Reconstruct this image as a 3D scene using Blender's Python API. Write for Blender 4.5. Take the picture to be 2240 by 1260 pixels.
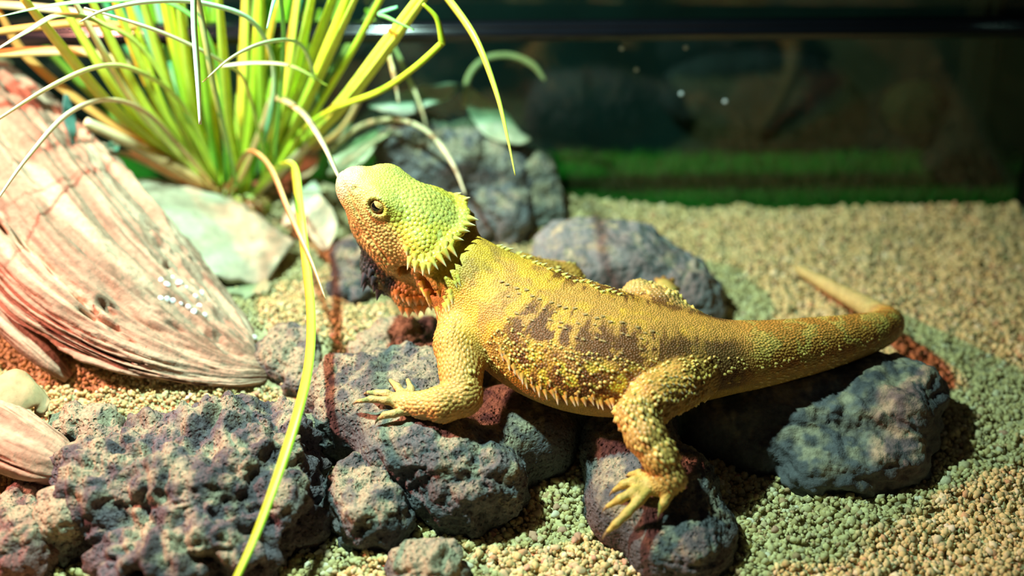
import bpy, bmesh, math, random
import numpy as np
from mathutils import Vector, Matrix, kdtree
from mathutils.bvhtree import BVHTree

for o in list(bpy.data.objects):
    bpy.data.objects.remove(o, do_unlink=True)
scene = bpy.context.scene
C = scene.collection
rng = np.random.default_rng(7)
random.seed(7)

# ------------------------------------------------------------------ camera
FPX = 3111.0                       # focal length in pixels of a 2240 px wide frame
PITCH = math.radians(37.0)
CAM = np.array([0.0, 0.0, 0.46])
CP, SP = math.cos(PITCH), math.sin(PITCH)
cam_data = bpy.data.cameras.new('camera')
cam_data.sensor_width = 36.0
cam_data.lens = FPX / 2240.0 * 36.0
cam_data.clip_start = 0.01
cam_data.dof.use_dof = True
cam_data.dof.focus_distance = 0.636
cam_data.dof.aperture_fstop = 3.0
cam = bpy.data.objects.new('camera', cam_data)
cam.location = CAM
cam.rotation_euler = (math.pi / 2 - PITCH, 0, 0)
C.objects.link(cam)
scene.camera = cam

def ray(u, v):
    r = (u - 1120.0) / FPX
    q = (630.0 - v) / FPX
    return np.array([r, CP + q * SP, -SP + q * CP])
def P(u, v, z):                     # point under a pixel at height z (metres)
    d = ray(u, v)
    return CAM + d * ((z - CAM[2]) / d[2])
def PD(u, v, depth):                # point under a pixel at a distance along the view axis
    return CAM + ray(u, v) * depth
def depth_of(p):
    return (p[1] - CAM[1]) * CP + (CAM[2] - p[2]) * SP

# ------------------------------------------------------------------ world, lamps, exposure
world = bpy.data.worlds.new('World')
scene.world = world
world.use_nodes = True
bg = world.node_tree.nodes['Background']
bg.inputs[0].default_value = (0.26, 0.24, 0.25, 1)
bg.inputs[1].default_value = 0.07

def spot(name, loc, target, power, color, radius, angle, blend=0.6):
    l = bpy.data.lights.new(name, 'SPOT')
    l.energy = power; l.color = color; l.shadow_soft_size = radius
    l.spot_size = math.radians(angle); l.spot_blend = blend
    o = bpy.data.objects.new(name, l)
    o.location = loc
    o.rotation_euler = (Vector(target) - Vector(loc)).to_track_quat('-Z', 'Y').to_euler()
    C.objects.link(o)
    return o
# the tank is lit by two coloured lamps hanging over its left half
spot('tank_lamp_green_offscreen', (-0.18, 0.53, 0.46), (-0.12, 0.54, 0.0), 21.0, (0.62, 1.0, 0.86), 0.010, 110, 1.0)
spot('tank_lamp_red_offscreen', (-0.62, 0.57, 0.46), (-0.26, 0.50, 0.02), 48.0, (1.0, 0.37, 0.28), 0.02, 72, 1.0)

scene.view_settings.view_transform = 'Standard'
scene.view_settings.look = 'None'
scene.view_settings.gamma = 1.0
scene.view_settings.use_curve_mapping = False
scene.view_settings.exposure = 0.05

# ------------------------------------------------------------------ helpers: noise
def _hash(ix, iy, iz, seed):
    h = (ix.astype(np.int64) * 374761393 + iy.astype(np.int64) * 668265263 + iz.astype(np.int64) * 2147483647 + seed * 974634777) & 0xFFFFFFFF
    h = ((h ^ (h >> 13)) * 1274126177) & 0xFFFFFFFF
    h = ((h ^ (h >> 16)) * 2246822519) & 0xFFFFFFFF
    return ((h ^ (h >> 15)) & 0xFFFFFF) / float(0xFFFFFF)
def vnoise(p, seed=0):
    i = np.floor(p).astype(np.int64); f = p - i
    f = f * f * f * (f * (f * 6 - 15) + 10)
    out = 0
    for dx in (0, 1):
        for dy in (0, 1):
            for dz in (0, 1):
                w = (f[:, 0] if dx else 1 - f[:, 0]) * (f[:, 1] if dy else 1 - f[:, 1]) * (f[:, 2] if dz else 1 - f[:, 2])
                out = out + w * _hash(i[:, 0] + dx, i[:, 1] + dy, i[:, 2] + dz, seed)
    return out * 2 - 1
def fbm(p, octaves=4, seed=0, gain=0.5, lac=2.03):
    a, s, t = 1.0, 0, 0
    for k in range(octaves):
        s = s + a * vnoise(p, seed + k * 17); t += a
        p = p * lac + 11.3; a *= gain
    return s / t
def worley(p, seed=0):
    i = np.floor(p).astype(np.int64)
    f1 = np.full(len(p), 9.0); f2 = np.full(len(p), 9.0); idv = np.zeros(len(p))
    for dx in (-1, 0, 1):
        for dy in (-1, 0, 1):
            for dz in (-1, 0, 1):
                c = i + np.array([dx, dy, dz])
                q = np.stack([c[:, k] + 0.15 + 0.7 * _hash(c[:, 0], c[:, 1], c[:, 2], seed + 31 * k + 1) for k in range(3)], 1)
                d = np.linalg.norm(q - p, axis=1)
                n = d < f1
                f2 = np.where(n, f1, np.minimum(f2, d))
                idv = np.where(n, _hash(c[:, 0], c[:, 1], c[:, 2], seed + 99), idv)
                f1 = np.where(n, d, f1)
    return f1, f2, idv
def sstep(a, b, x):
    t = np.clip((x - a) / (b - a), 0, 1)
    return t * t * (3 - 2 * t)
def mix(a, b, t):
    return a + (b - a) * t
def mixc(c1, c2, t):
    return np.asarray(c1) * (1 - t)[:, None] + np.asarray(c2) * t[:, None]

# ------------------------------------------------------------------ helpers: meshes
def make_mesh(name, verts, faces, col=None, smooth=True):
    """verts (n,3) array; faces: (m,3) / (m,4) array, a list of such arrays, or a list of tuples"""
    me = bpy.data.meshes.new(name)
    verts = np.asarray(verts, dtype=np.float32)
    if isinstance(faces, np.ndarray): faces = [faces]
    if len(faces) and isinstance(faces[0], np.ndarray):
        loops = np.concatenate([f.ravel() for f in faces]).astype(np.int32)
        sizes = np.concatenate([np.full(len(f), f.shape[1]) for f in faces]).astype(np.int32)
    else:
        loops = np.array([i for f in faces for i in f], dtype=np.int32)
        sizes = np.array([len(f) for f in faces], dtype=np.int32)
    starts = np.concatenate([[0], np.cumsum(sizes)[:-1]]).astype(np.int32)
    me.vertices.add(len(verts)); me.vertices.foreach_set('co', verts.ravel())
    me.loops.add(len(loops)); me.loops.foreach_set('vertex_index', loops)
    me.polygons.add(len(sizes)); me.polygons.foreach_set('loop_start', starts)
    me.polygons.foreach_set('loop_total', sizes)
    me.polygons.foreach_set('use_smooth', np.full(len(sizes), smooth))
    me.update(calc_edges=True); me.validate()
    if col is not None:
        a = me.color_attributes.new('Col', 'FLOAT_COLOR', 'POINT')
        c = np.ones((len(verts), 4), dtype=np.float32); c[:, :3] = col
        a.data.foreach_set('color', c.ravel())
    return me
def link(name, me, material=None, parent=None, label=None, cat=None, group=None, kind=None, loc=None):
    o = bpy.data.objects.new(name, me)
    C.objects.link(o)
    if material is not None and me is not None and len(me.materials) == 0:
        me.materials.append(material)
    if parent is not None: o.parent = parent
    if label: o['label'] = label
    if cat: o['category'] = cat
    if group: o['group'] = group
    if kind: o['kind'] = kind
    if loc is not None: o.location = loc
    return o
def recenter(verts):
    """origin at the foot of the shape, so that a thing's object sits where the thing stands"""
    v = np.asarray(verts, dtype=float)
    c = np.array([v[:, 0].mean(), v[:, 1].mean(), v[:, 2].min()])
    return v - c, c
def normals_of(verts, faces):
    n = np.zeros_like(verts)
    for f in (faces if isinstance(faces, list) else [faces]):
        a, b, c = verts[f[:, 0]], verts[f[:, 1]], verts[f[:, 2]]
        fn = np.cross(b - a, c - a)
        if f.shape[1] == 4: fn = fn + np.cross(c - a, verts[f[:, 3]] - a)
        for k in range(f.shape[1]): np.add.at(n, f[:, k], fn)
    return n / (np.linalg.norm(n, axis=1)[:, None] + 1e-12)

def surface_net(F, origin, h):
    """quads of the zero level of a sampled distance field"""
    S = F < 0
    nx, ny, nz = F.shape
    cnt = np.zeros((nx - 1, ny - 1, nz - 1), dtype=np.int8)
    for dx in (0, 1):
        for dy in (0, 1):
            for dz in (0, 1):
                cnt += S[dx:nx - 1 + dx, dy:ny - 1 + dy, dz:nz - 1 + dz]
    act = (cnt > 0) & (cnt < 8)
    idx = np.full(act.shape, -1, dtype=np.int32)
    ci = np.argwhere(act)
    idx[act] = np.arange(len(ci))
    pos = np.zeros((len(ci), 3)); num = np.zeros(len(ci))
    corners = [(a, b, c) for a in (0, 1) for b in (0, 1) for c in (0, 1)]
    for a in corners:
        for ax in range(3):
            if a[ax] == 0:
                b = list(a); b[ax] = 1
                fa = F[ci[:, 0] + a[0], ci[:, 1] + a[1], ci[:, 2] + a[2]]
                fb = F[ci[:, 0] + b[0], ci[:, 1] + b[1], ci[:, 2] + b[2]]
                m = (fa < 0) != (fb < 0)
                t = np.where(m, fa / np.where(m, fa - fb, 1), 0)
                p = np.tile(np.array(a, dtype=float), (len(ci), 1)); p[:, ax] += t
                pos[m] += p[m]; num[m] += 1
    verts = (ci + pos / num[:, None]) * h + origin
    quads = []
    for ax in range(3):
        o1, o2 = [(1, 2), (2, 0), (0, 1)][ax]
        sl0 = [slice(None)] * 3; sl1 = [slice(None)] * 3
        sl0[ax] = slice(0, -1); sl1[ax] = slice(1, None)
        A, B = S[tuple(sl0)], S[tuple(sl1)]
        e = np.argwhere(A != B)
        m = (e[:, o1] > 0) & (e[:, o2] > 0) & (e[:, o1] < F.shape[o1] - 1) & (e[:, o2] < F.shape[o2] - 1)
        e = e[m]
        def cell(d1, d2):
            c = e.copy(); c[:, o1] -= d1; c[:, o2] -= d2
            return idx[c[:, 0], c[:, 1], c[:, 2]]
        q = np.stack([cell(1, 1), cell(0, 1), cell(0, 0), cell(1, 0)], 1)
        flip = ~A[e[:, 0], e[:, 1], e[:, 2]]
        q[flip] = q[flip][:, ::-1]
        quads.append(q)
    return verts, np.concatenate(quads)

class Field:
    def __init__(self, lo, hi, h):
        self.lo = np.array(lo, dtype=float); self.h = h
        n = np.ceil((np.array(hi) - self.lo) / h).astype(int) + 1
        self.F = np.full(n, 1.0, dtype=np.float32)
    def box(self, lo, hi):
        a = np.maximum(0, np.floor((np.array(lo) - self.lo) / self.h).astype(int))
        b = np.minimum(self.F.shape, np.ceil((np.array(hi) - self.lo) / self.h).astype(int) + 1)
        if np.any(b <= a): return None, None
        ax = [self.lo[k] + self.h * np.arange(a[k], b[k]) for k in range(3)]
        g = np.stack(np.meshgrid(*ax, indexing='ij'), -1)
        return tuple(slice(a[k], b[k]) for k in range(3)), g
    def smin(self, sl, d, k):
        A = self.F[sl]
        h = np.clip(0.5 + 0.5 * (A - d) / k, 0, 1)
        self.F[sl] = (A * (1 - h) + d * h - k * h * (1 - h)).astype(np.float32)
    def smax(self, sl, d, k):            # cut away: d is the negated cutter
        A = self.F[sl]
        h = np.clip(0.5 + 0.5 * (d - A) / k, 0, 1)
        self.F[sl] = (A * (1 - h) + d * h + k * h * (1 - h)).astype(np.float32)
    def cone(self, a, b, ra, rb, k=0.004, cut=False):
        a = np.array(a, float); b = np.array(b, float)
        m = max(ra, rb) + k * 1.5 + 0.002
        sl, g = self.box(np.minimum(a, b) - m, np.maximum(a, b) + m)
        if sl is None: return
        ab = b - a
        t = np.clip(((g - a) @ ab) / (ab @ ab + 1e-12), 0, 1)
        d = np.linalg.norm(g - a - t[..., None] * ab, axis=-1) - (ra + (rb - ra) * t)
        if cut: self.smax(sl, -d, k)
        else: self.smin(sl, d, k)
    def chain(self, pts, k=0.004):
        for (p, r), (q, s) in zip(pts[:-1], pts[1:]): self.cone(p, q, r, s, k)
    def ellipsoid(self, c, axes, rad, k=0.004, cut=False, power=2.0):
        """axes: 3x3 rows = local axes"""
        c = np.array(c, float); axes = np.array(axes, float); rad = np.array(rad, float)
        m = rad.max() + k * 1.5 + 0.002
        sl, g = self.box(c - m, c + m)
        if sl is None: return
        l = (g - c) @ axes.T / rad
        if power == 2.0: q = np.linalg.norm(l, axis=-1)
        else: q = (np.abs(l) ** power).sum(-1) ** (1 / power)
        gl = np.linalg.norm(l / rad, axis=-1) / (np.linalg.norm(l, axis=-1) + 1e-9)
        d = (q - 1) / np.maximum(gl, 1e-6)
        if cut: self.smax(sl, -d, k)
        else: self.smin(sl, d, k)
    def sweep_seg(self, a, b, side, up, wa, wb, hua, hub, hda, hdb, k=0.004, power=2.0):
        a = np.array(a, float); b = np.array(b, float)
        m = max(wa, wb, hua, hub, hda, hdb) + k * 1.5 + 0.002
        sl, g = self.box(np.minimum(a, b) - m, np.maximum(a, b) + m)
        if sl is None: return
        ab = b - a; L = np.linalg.norm(ab)
        t = ((g - a) @ ab) / (L * L)
        tc = np.clip(t, 0, 1)
        w = wa + (wb - wa) * tc; hu = hua + (hub - hua) * tc; hd = hda + (hdb - hda) * tc
        r = g - a - tc[..., None] * ab
        x = r @ side; y = r @ up
        z = (t - tc) * L
        hh = np.where(y > 0, hu, hd)
        if power == 2.0: q = np.sqrt((x / w) ** 2 + (y / hh) ** 2 + (z / np.minimum(w, hh)) ** 2)
        else: q = (np.abs(x / w) ** power + np.abs(y / hh) ** power + np.abs(z / np.minimum(w, hh)) ** power) ** (1 / power)
        gl = np.sqrt((x / w ** 2) ** 2 + (y / hh ** 2) ** 2 + (z / np.minimum(w, hh) ** 2) ** 2) / np.sqrt((x / w) ** 2 + (y / hh) ** 2 + (z / np.minimum(w, hh)) ** 2 + 1e-12)
        d = (q - 1) / np.maximum(gl, 1e-6)
        self.smin(sl, d, k)
    def mesh(self, smooth=2):
        v, q = surface_net(self.F, self.lo, self.h)
        for _ in range(smooth): v = laplace(v, q, 0.5)
        return v, q
def laplace(v, q, lam):
    s = np.zeros_like(v); n = np.zeros(len(v))
    m = q.shape[1]
    for k in range(m):
        a, b = q[:, k], q[:, (k + 1) % m]
        for d in range(3):
            s[:, d] += np.bincount(a, v[b, d], len(v)) + np.bincount(b, v[a, d], len(v))
        n += np.bincount(a, minlength=len(v)) + np.bincount(b, minlength=len(v))
    return v + lam * (s / np.maximum(n, 1)[:, None] - v)
def largest_part(v, q):
    """keep the biggest connected piece of a quad mesh"""
    lab = np.arange(len(v))
    while True:
        old = lab.copy()
        m = lab[q].min(axis=1)
        for k in range(q.shape[1]): np.minimum.at(lab, q[:, k], m)
        lab = lab[lab]
        if np.array_equal(old, lab): break
    ids, cnt = np.unique(lab[q[:, 0]], return_counts=True)
    keep = lab == ids[cnt.argmax()]
    re = np.cumsum(keep) - 1
    return v[keep], re[q[keep[q[:, 0]]]]

def catmull(pts, n):
    """smooth resampling of rows of numbers"""
    p = np.asarray(pts, float)
    p = np.vstack([2 * p[0] - p[1], p, 2 * p[-1] - p[-2]])
    out = []
    m = len(p) - 3
    for t in np.linspace(0, m - 1e-9, n):
        i = int(t); f = t - i
        a, b, c, d = p[i:i + 4]
        out.append(0.5 * ((2 * b) + (-a + c) * f + (2 * a - 5 * b + 4 * c - d) * f * f + (-a + 3 * b - 3 * c + d) * f ** 3))
    return np.array(out)
def unit(v):
    v = np.asarray(v, float)
    return v / (np.linalg.norm(v) + 1e-12)

# ------------------------------------------------------------------ helpers: materials
def new_mat(name):
    m = bpy.data.materials.new(name); m.use_nodes = True
    nt = m.node_tree
    return m, nt, nt.nodes['Principled BSDF']
def nn(nt, kind, **kw):
    n = nt.nodes.new(kind)
    for k, v in kw.items(): setattr(n, k, v)
    return n
def mat(name, color=None, rough=0.6, spec=0.3, attr=False, noise_amt=0.25, noise_scale=200.0, bump=(), sss=0.0, sss_col=None, trans=0.0, mottled=None):
    """bump: list of (kind, scale, strength, distance); mottled: (colour, scale, lo, hi)"""
    m, nt, b = new_mat(name)
    L = nt.links
    tc = nn(nt, 'ShaderNodeTexCoord')
    b.inputs['Roughness'].default_value = rough
    b.inputs['Specular IOR Level'].default_value = spec
    if attr:
        src = nn(nt, 'ShaderNodeAttribute', attribute_name='Col').outputs['Color']
    else:
        r = nn(nt, 'ShaderNodeRGB'); r.outputs[0].default_value = (*color, 1); src = r.outputs[0]
    if mottled:
        t = nn(nt, 'ShaderNodeTexNoise'); t.inputs['Scale'].default_value = mottled[1]; t.inputs['Detail'].default_value = 5
        L.new(tc.outputs['Object'], t.inputs['Vector'])
        rp = nn(nt, 'ShaderNodeMapRange'); rp.inputs[1].default_value = mottled[2]; rp.inputs[2].default_value = mottled[3]
        L.new(t.outputs['Fac'], rp.inputs[0])
        mx = nn(nt, 'ShaderNodeMix', data_type='RGBA'); L.new(rp.outputs[0], mx.inputs['Factor'])
        L.new(src, mx.inputs['A']); mx.inputs['B'].default_value = (*mottled[0], 1); src = mx.outputs['Result']
    if noise_amt:
        t = nn(nt, 'ShaderNodeTexNoise'); t.inputs['Scale'].default_value = noise_scale; t.inputs['Detail'].default_value = 4
        L.new(tc.outputs['Object'], t.inputs['Vector'])
        rp = nn(nt, 'ShaderNodeMapRange'); rp.inputs[1].default_value = 0.25; rp.inputs[2].default_value = 0.75
        rp.inputs[3].default_value = 1 - noise_amt; rp.inputs[4].default_value = 1 + noise_amt
        L.new(t.outputs['Fac'], rp.inputs[0])
        mx = nn(nt, 'ShaderNodeVectorMath', operation='SCALE'); L.new(src, mx.inputs[0]); L.new(rp.outputs[0], mx.inputs['Scale'])
        src = mx.outputs[0]
    L.new(src, b.inputs['Base Color'])
    prev = None
    for kind, sc, st, dist in bump:
        if kind == 'voronoi':
            t = nn(nt, 'ShaderNodeTexVoronoi'); out = t.outputs['Distance']
        elif kind == 'pits':
            t = nn(nt, 'ShaderNodeTexVoronoi'); mr = nn(nt, 'ShaderNodeMapRange'); mr.inputs[1].default_value = .10; mr.inputs[2].default_value = .42
            L.new(t.outputs['Distance'], mr.inputs[0]); out = mr.outputs[0]
        else:
            t = nn(nt, 'ShaderNodeTexNoise'); t.inputs['Detail'].default_value = 6; out = t.outputs['Fac']
        t.inputs['Scale'].default_value = sc
        if kind == 'pits':               # wobbly holes of uneven size
            w_ = nn(nt, 'ShaderNodeTexNoise'); w_.inputs['Scale'].default_value = sc * .6
            L.new(tc.outputs['Object'], w_.inputs['Vector'])
            ms = nn(nt, 'ShaderNodeVectorMath', operation='MULTIPLY_ADD'); ms.inputs[1].default_value = (.9 / sc,) * 3
            L.new(w_.outputs['Color'], ms.inputs[0]); L.new(tc.outputs['Object'], ms.inputs[2]); L.new(ms.outputs[0], t.inputs['Vector'])
        else:
            L.new(tc.outputs['Object'], t.inputs['Vector'])
        bp = nn(nt, 'ShaderNodeBump'); bp.inputs['Strength'].default_value = st; bp.inputs['Distance'].default_value = dist
        L.new(out, bp.inputs['Height'])
        if prev: L.new(prev, bp.inputs['Normal'])
        prev = bp.outputs[0]
    if prev: L.new(prev, b.inputs['Normal'])
    if sss:
        b.inputs['Subsurface Weight'].default_value = sss
        b.inputs['Subsurface Radius'].default_value = (1.0, 0.5, 0.25)
        b.inputs['Subsurface Scale'].default_value = 0.002
    if trans:
        b.inputs['Transmission Weight'].default_value = trans
    return m
# ================================================================== tank floor
YG = 0.688                                   # plane of the rear glass
def hf(x, y):
    x = np.asarray(x, float); y = np.asarray(y, float)
    p = np.stack([x, y, np.zeros_like(x)], -1).reshape(-1, 3)
    z = .0035 * fbm(p * 22, 3, 40).reshape(x.shape) + .0012 * vnoise(p * 90, 44).reshape(x.shape)
    z = z + .020 * sstep(-.06, -.26, x) * sstep(.42, .56, y)
    def bump(u, v, hgt, r):
        q = P(u, v, 0.0)
        return hgt * np.exp(-((x - q[0]) ** 2 + (y - q[1]) ** 2) / (r * r))
    z = z + bump(1180, 430, .012, .05) + bump(620, 700, .008, .05) + bump(420, 860, .014, .05) + bump(760, 800, .010, .04) + bump(705, 400, .020, .045) + bump(640, 340, .016, .05)
    z = z + bump(2150, 470, .004, .05) - bump(1150, 1180, .004, .05) - bump(690, 1100, .004, .03)
    return z
def hfz(x, y): return float(hf(np.array([x]), np.array([y]))[0])
gx = np.linspace(-.44, .36, 200); gy = np.linspace(.30, YG - .001, 110)
GX, GY = np.meshgrid(gx, gy, indexing='ij')
fv = np.stack([GX, GY, hf(GX, GY) - .0012], -1).reshape(-1, 3)
ii = np.arange(len(gx) * len(gy)).reshape(len(gx), len(gy))
fq = np.stack([ii[:-1, :-1], ii[1:, :-1], ii[1:, 1:], ii[:-1, 1:]], -1).reshape(-1, 4)
sand_mat = mat('sand_bed', (.44, .38, .21), rough=.9, spec=.1, noise_amt=.35, noise_scale=260, bump=(('voronoi', 420, .8, .002),))
floor = link('floor', make_mesh('floor', fv, fq), sand_mat, kind='structure', label='tan gravel bed of the glass tank')

# ------------------------------------------------------------------ rear and right glass, black rail
def box_mesh(name, sx, sy, sz, bev=0.0):
    bm = bmesh.new(); bmesh.ops.create_cube(bm, size=1)
    for v in bm.verts: v.co = Vector((v.co.x * sx, v.co.y * sy, v.co.z * sz))
    if bev: bmesh.ops.bevel(bm, geom=bm.edges[:], offset=bev, segments=5, affect='EDGES')
    if bev:
        for f in bm.faces: f.smooth = True
    me = bpy.data.meshes.new(name); bm.to_mesh(me); bm.free()
    return me
def glass_mat(name, tint):
    m, nt, b = new_mat(name)
    tr = nn(nt, 'ShaderNodeBsdfTransparent'); tr.inputs[0].default_value = (*tint, 1)
    gl = nn(nt, 'ShaderNodeBsdfGlossy'); gl.inputs['Roughness'].default_value = .04
    fr = nn(nt, 'ShaderNodeFresnel'); fr.inputs[0].default_value = 1.45
    # a pane does not bend what passes through: its rear face reflects like its front face
    ge = nn(nt, 'ShaderNodeNewGeometry'); mi = nn(nt, 'ShaderNodeMapRange'); mi.inputs[3].default_value = 1.45; mi.inputs[4].default_value = 1 / 1.45
    nt.links.new(ge.outputs['Backfacing'], mi.inputs[0]); nt.links.new(mi.outputs[0], fr.inputs[0])
    mx = nn(nt, 'ShaderNodeMixShader')
    nt.links.new(fr.outputs[0], mx.inputs[0]); nt.links.new(tr.outputs[0], mx.inputs[1]); nt.links.new(gl.outputs[0], mx.inputs[2])
    nt.links.new(mx.outputs[0], nt.nodes['Material Output'].inputs[0])
    return m
gm = glass_mat('tank_glass', (.80, .92, .86))
XR = float(P(2212, 460, 0.0)[0]) + .002
XL = -.44
o = link('wall_back', box_mesh('wall_back', XR - XL, .003, .60), gm, kind='structure', label='clear rear glass pane of the tank')
o.location = ((XR + XL) / 2, YG + .0025, .26)
o = link('wall_right', box_mesh('wall_right', .003, .40, .60), gm, kind='structure', label='clear right glass pane of the tank')
o.location = (XR + .006, YG - .20, .26)
black_mat = mat('black_plastic', (.005, .006, .009), rough=.15, spec=.5, noise_amt=.1, noise_scale=60)
o = link('trim_1', box_mesh('trim_1', XR - XL + .30, .012, .0092, .0022), black_mat, kind='structure', label='glossy black rail across the rear glass')
o.location = ((XR + XL) / 2 + .1, YG - .0075, .1173); o.rotation_euler = (0, 0, math.radians(1.0))
o = link('trim_2', box_mesh('trim_2', .011, .011, .60, .001), black_mat, kind='structure', label='black corner post of the tank')
o.location = (XR + .008, YG + .004, .262)
# ------------------------------------------------------------------ what lies behind the glass
turf_z = -.016
ty = np.linspace(YG + .006, .775, 14); tx = np.linspace(-.6, .7, 40)
TX, TY = np.meshgrid(tx, ty, indexing='ij')
tv = np.stack([TX, TY, turf_z + .002 * fbm(np.stack([TX, TY, TX * 0], -1).reshape(-1, 3) * 30, 2, 3).reshape(TX.shape)], -1).reshape(-1, 3)
ii = np.arange(40 * 14).reshape(40, 14)
tq = np.stack([ii[:-1, :-1], ii[1:, :-1], ii[1:, 1:], ii[:-1, 1:]], -1).reshape(-1, 4)
turf_mat = mat('turf', (.02, .16, .012), rough=.8, spec=.2, noise_amt=.5, noise_scale=40)
turf_floor = link('floor_beyond', make_mesh('floor_beyond', tv, tq), turf_mat, kind='structure', label='green artificial turf beyond the rear glass')
nb = 9000
bx_ = rng.uniform(-.05, .48, nb); by_ = rng.uniform(YG + .008, .79, nb)
ba = rng.uniform(0, 6.28, nb); bh = rng.uniform(.003, .007, nb); bl = rng.uniform(-.003, .003, (nb, 2))
bv = np.zeros((nb, 3, 3))
bv[:, 0] = np.stack([bx_ + np.cos(ba) * .0007, by_ + np.sin(ba) * .0007, np.full(nb, turf_z)], 1)
bv[:, 1] = np.stack([bx_ - np.cos(ba) * .0007, by_ - np.sin(ba) * .0007, np.full(nb, turf_z)], 1)
bv[:, 2] = np.stack([bx_ + bl[:, 0], by_ + bl[:, 1], turf_z + bh], 1)
bc = np.repeat(np.array((.04, .22, .02))[None] * rng.uniform(.6, 1.4, (nb, 1)), 3, axis=0)
turf = link('turf_pile', make_mesh('turf_pile', bv.reshape(-1, 3), np.arange(nb * 3).reshape(-1, 3), bc), mat('turf_blade', attr=True, rough=.6, noise_amt=0), turf_floor, kind='stuff')
o = link('wall_far', box_mesh('wall_far', 1.6, .01, .7), mat('dark_wall', (.006, .020, .023), rough=.8, noise_amt=.6, noise_scale=14), kind='structure', label='dark wall far behind the tank')
o.location = (.05, .779, .33)

# ------------------------------------------------------------------ rocks
def rock(name, blobs, label, seed, h=.0010, col=(.086, .088, .095), dust=(.36, .31, .20), dust_amt=.5, amp=(.0034, .0022), pit=.0024, pit_scale=150, strata=0.0, crisp=1.0, group=None, material=None, cut=(), rot=None, smooth_k=.010, top_cap=None, power=2.6):
    """blobs: (u, v, z, rx, ry, rz in cm, yaw deg)"""
    bl = [(P(u, v, z), np.array([rx, ry, rz]) * .01, math.radians(yw)) for u, v, z, rx, ry, rz, yw in blobs]
    lo = np.min([c - r.max() for c, r, _ in bl], axis=0) - .006; hi = np.max([c + r.max() for c, r, _ in bl], axis=0) + .006
    lo[2] = max(lo[2], -.016)
    f = Field(lo, hi, h)
    for c, r, yw in bl:
        ax = [[math.cos(yw), math.sin(yw), 0], [-math.sin(yw), math.cos(yw), 0], [0, 0, 1]]
        f.ellipsoid(c, ax, r, smooth_k, power=power)
    f.F[:, :, 0] = .01; f.F[:, :, 0:2] = np.maximum(f.F[:, :, 0:2], .0005)
    if top_cap is not None:
        # feet and belly rest here: press the stone down under them
        for (c, n, rr) in top_cap:
            f.ellipsoid(c + np.array([0, 0, rr[2]]), [[1, 0, 0], [0, 1, 0], [0, 0, 1]], rr, .004, cut=True)
    v, q = f.mesh(1)
    v, q = largest_part(v, q)
    n = normals_of(v, q)
    d = amp[0] * fbm(v * 38 + seed, 3, seed) + amp[1] * fbm(v * 130 + seed, 3, seed + 5)
    wv = v + .006 * np.stack([fbm(v * 50, 2, seed + 20 + k) for k in range(3)], 1)
    bil = np.abs(fbm(wv * 42 + seed, 3, seed + 30))
    d = d + crisp * (.0080 * np.minimum(bil, .30) - .0014)   # knobs with creases between
    d = d + crisp * .0030 * np.abs(fbm(wv * 120 + seed, 2, seed + 33))
    f1, f2, idv = worley(v * pit_scale + vnoise(v * 90, seed)[:, None] * .6, seed + 3)
    pm = sstep(-.15, .35, fbm(v * 45, 2, seed + 9))
    d = d - pit * sstep(.55, .1, f1) * (idv > .35) * (.35 + .65 * pm)
    f3, _, id3 = worley(v * pit_scale * 2.3, seed + 13)
    d = d - pit * .45 * sstep(.5, .1, f3) * (id3 > .3) * (.5 + .5 * pm)
    d = d + .0005 * vnoise(v * 700, seed)
    if strata: d = d + strata * fbm(v @ np.array([[.9, .1, .42], [0, 1, 0], [-.42, .1, .9]]) * np.array([22, 60, 170]), 3, seed + 4)
    if top_cap is not None:
        w = np.zeros(len(v))
        for (c, _, rr) in top_cap: w = np.maximum(w, sstep(1.6, .8, np.linalg.norm((v - c)[:, :2] / rr[:2], axis=1)))
        d = d * (1 - .75 * w)
    v2 = v + n * d[:, None]
    n2 = normals_of(v2, q)
    cc = np.tile(np.array(col), (len(v), 1)) * (1 + .5 * fbm(v * 60, 3, seed + 2))[:, None]
    cc = mixc(cc, (.13, .085, .075), sstep(.15, .5, fbm(v * 35, 2, seed + 6)) * .45)
    du = sstep(.35, .85, n[:, 2] + .35 * fbm(v * 50, 3, seed + 1) + (dust_amt - .5) * .9) * sstep(-.4, .35, fbm(v * 170, 3, seed + 8) + (dust_amt - .5) * 1.4)
    du = np.maximum(du, .5 * sstep(.42, .62, fbm(v * 70, 3, seed + 18) * .9 + (dust_amt - .35)) * sstep(-.2, .3, n[:, 2]) * sstep(-.1, .3, fbm(v * 400, 2, seed)))
    cc = mixc(cc, np.array(dust), du * .8)
    vr, c0 = recenter(v2)
    c0f = c0
    o = link(name, make_mesh(name, vr, q, np.clip(cc, .005, .9)), material or rock_mat, label=label, cat='rock', group=group, loc=c0f)
    return o
rock_mat = mat('lava_stone', attr=True, rough=.85, spec=.25, noise_amt=.35, noise_scale=700, bump=(('noise', 380, .9, .0022), ('noise', 1100, .6, .0008), ('pits', 420, .8, .0016)))
smooth_rock_mat = mat('grey_stone', attr=True, rough=.8, spec=.25, noise_amt=.3, noise_scale=420, bump=(('noise', 300, .6, .0016), ('noise', 1100, .5, .0006)))
FOOTPAD = [(P(850, 880, .0368), None, np.array([.021, .018, .03]))]
BELLY = [(P(1150, 850, .030), None, np.array([.05, .030, .03])), (P(1290, 860, .026), None, np.array([.05, .03, .03]))]
HINDPAD = [(P(1400, 1085, .0262), None, np.array([.020, .022, .03]))]
TAILPAD = [(P(1620, 815, .0305), None, np.array([.03, .017, .03])), (P(1740, 790, .0300), None, np.array([.03, .014, .03])), (P(1560, 870, .024), None, np.array([.03, .02, .03]))]

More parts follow.
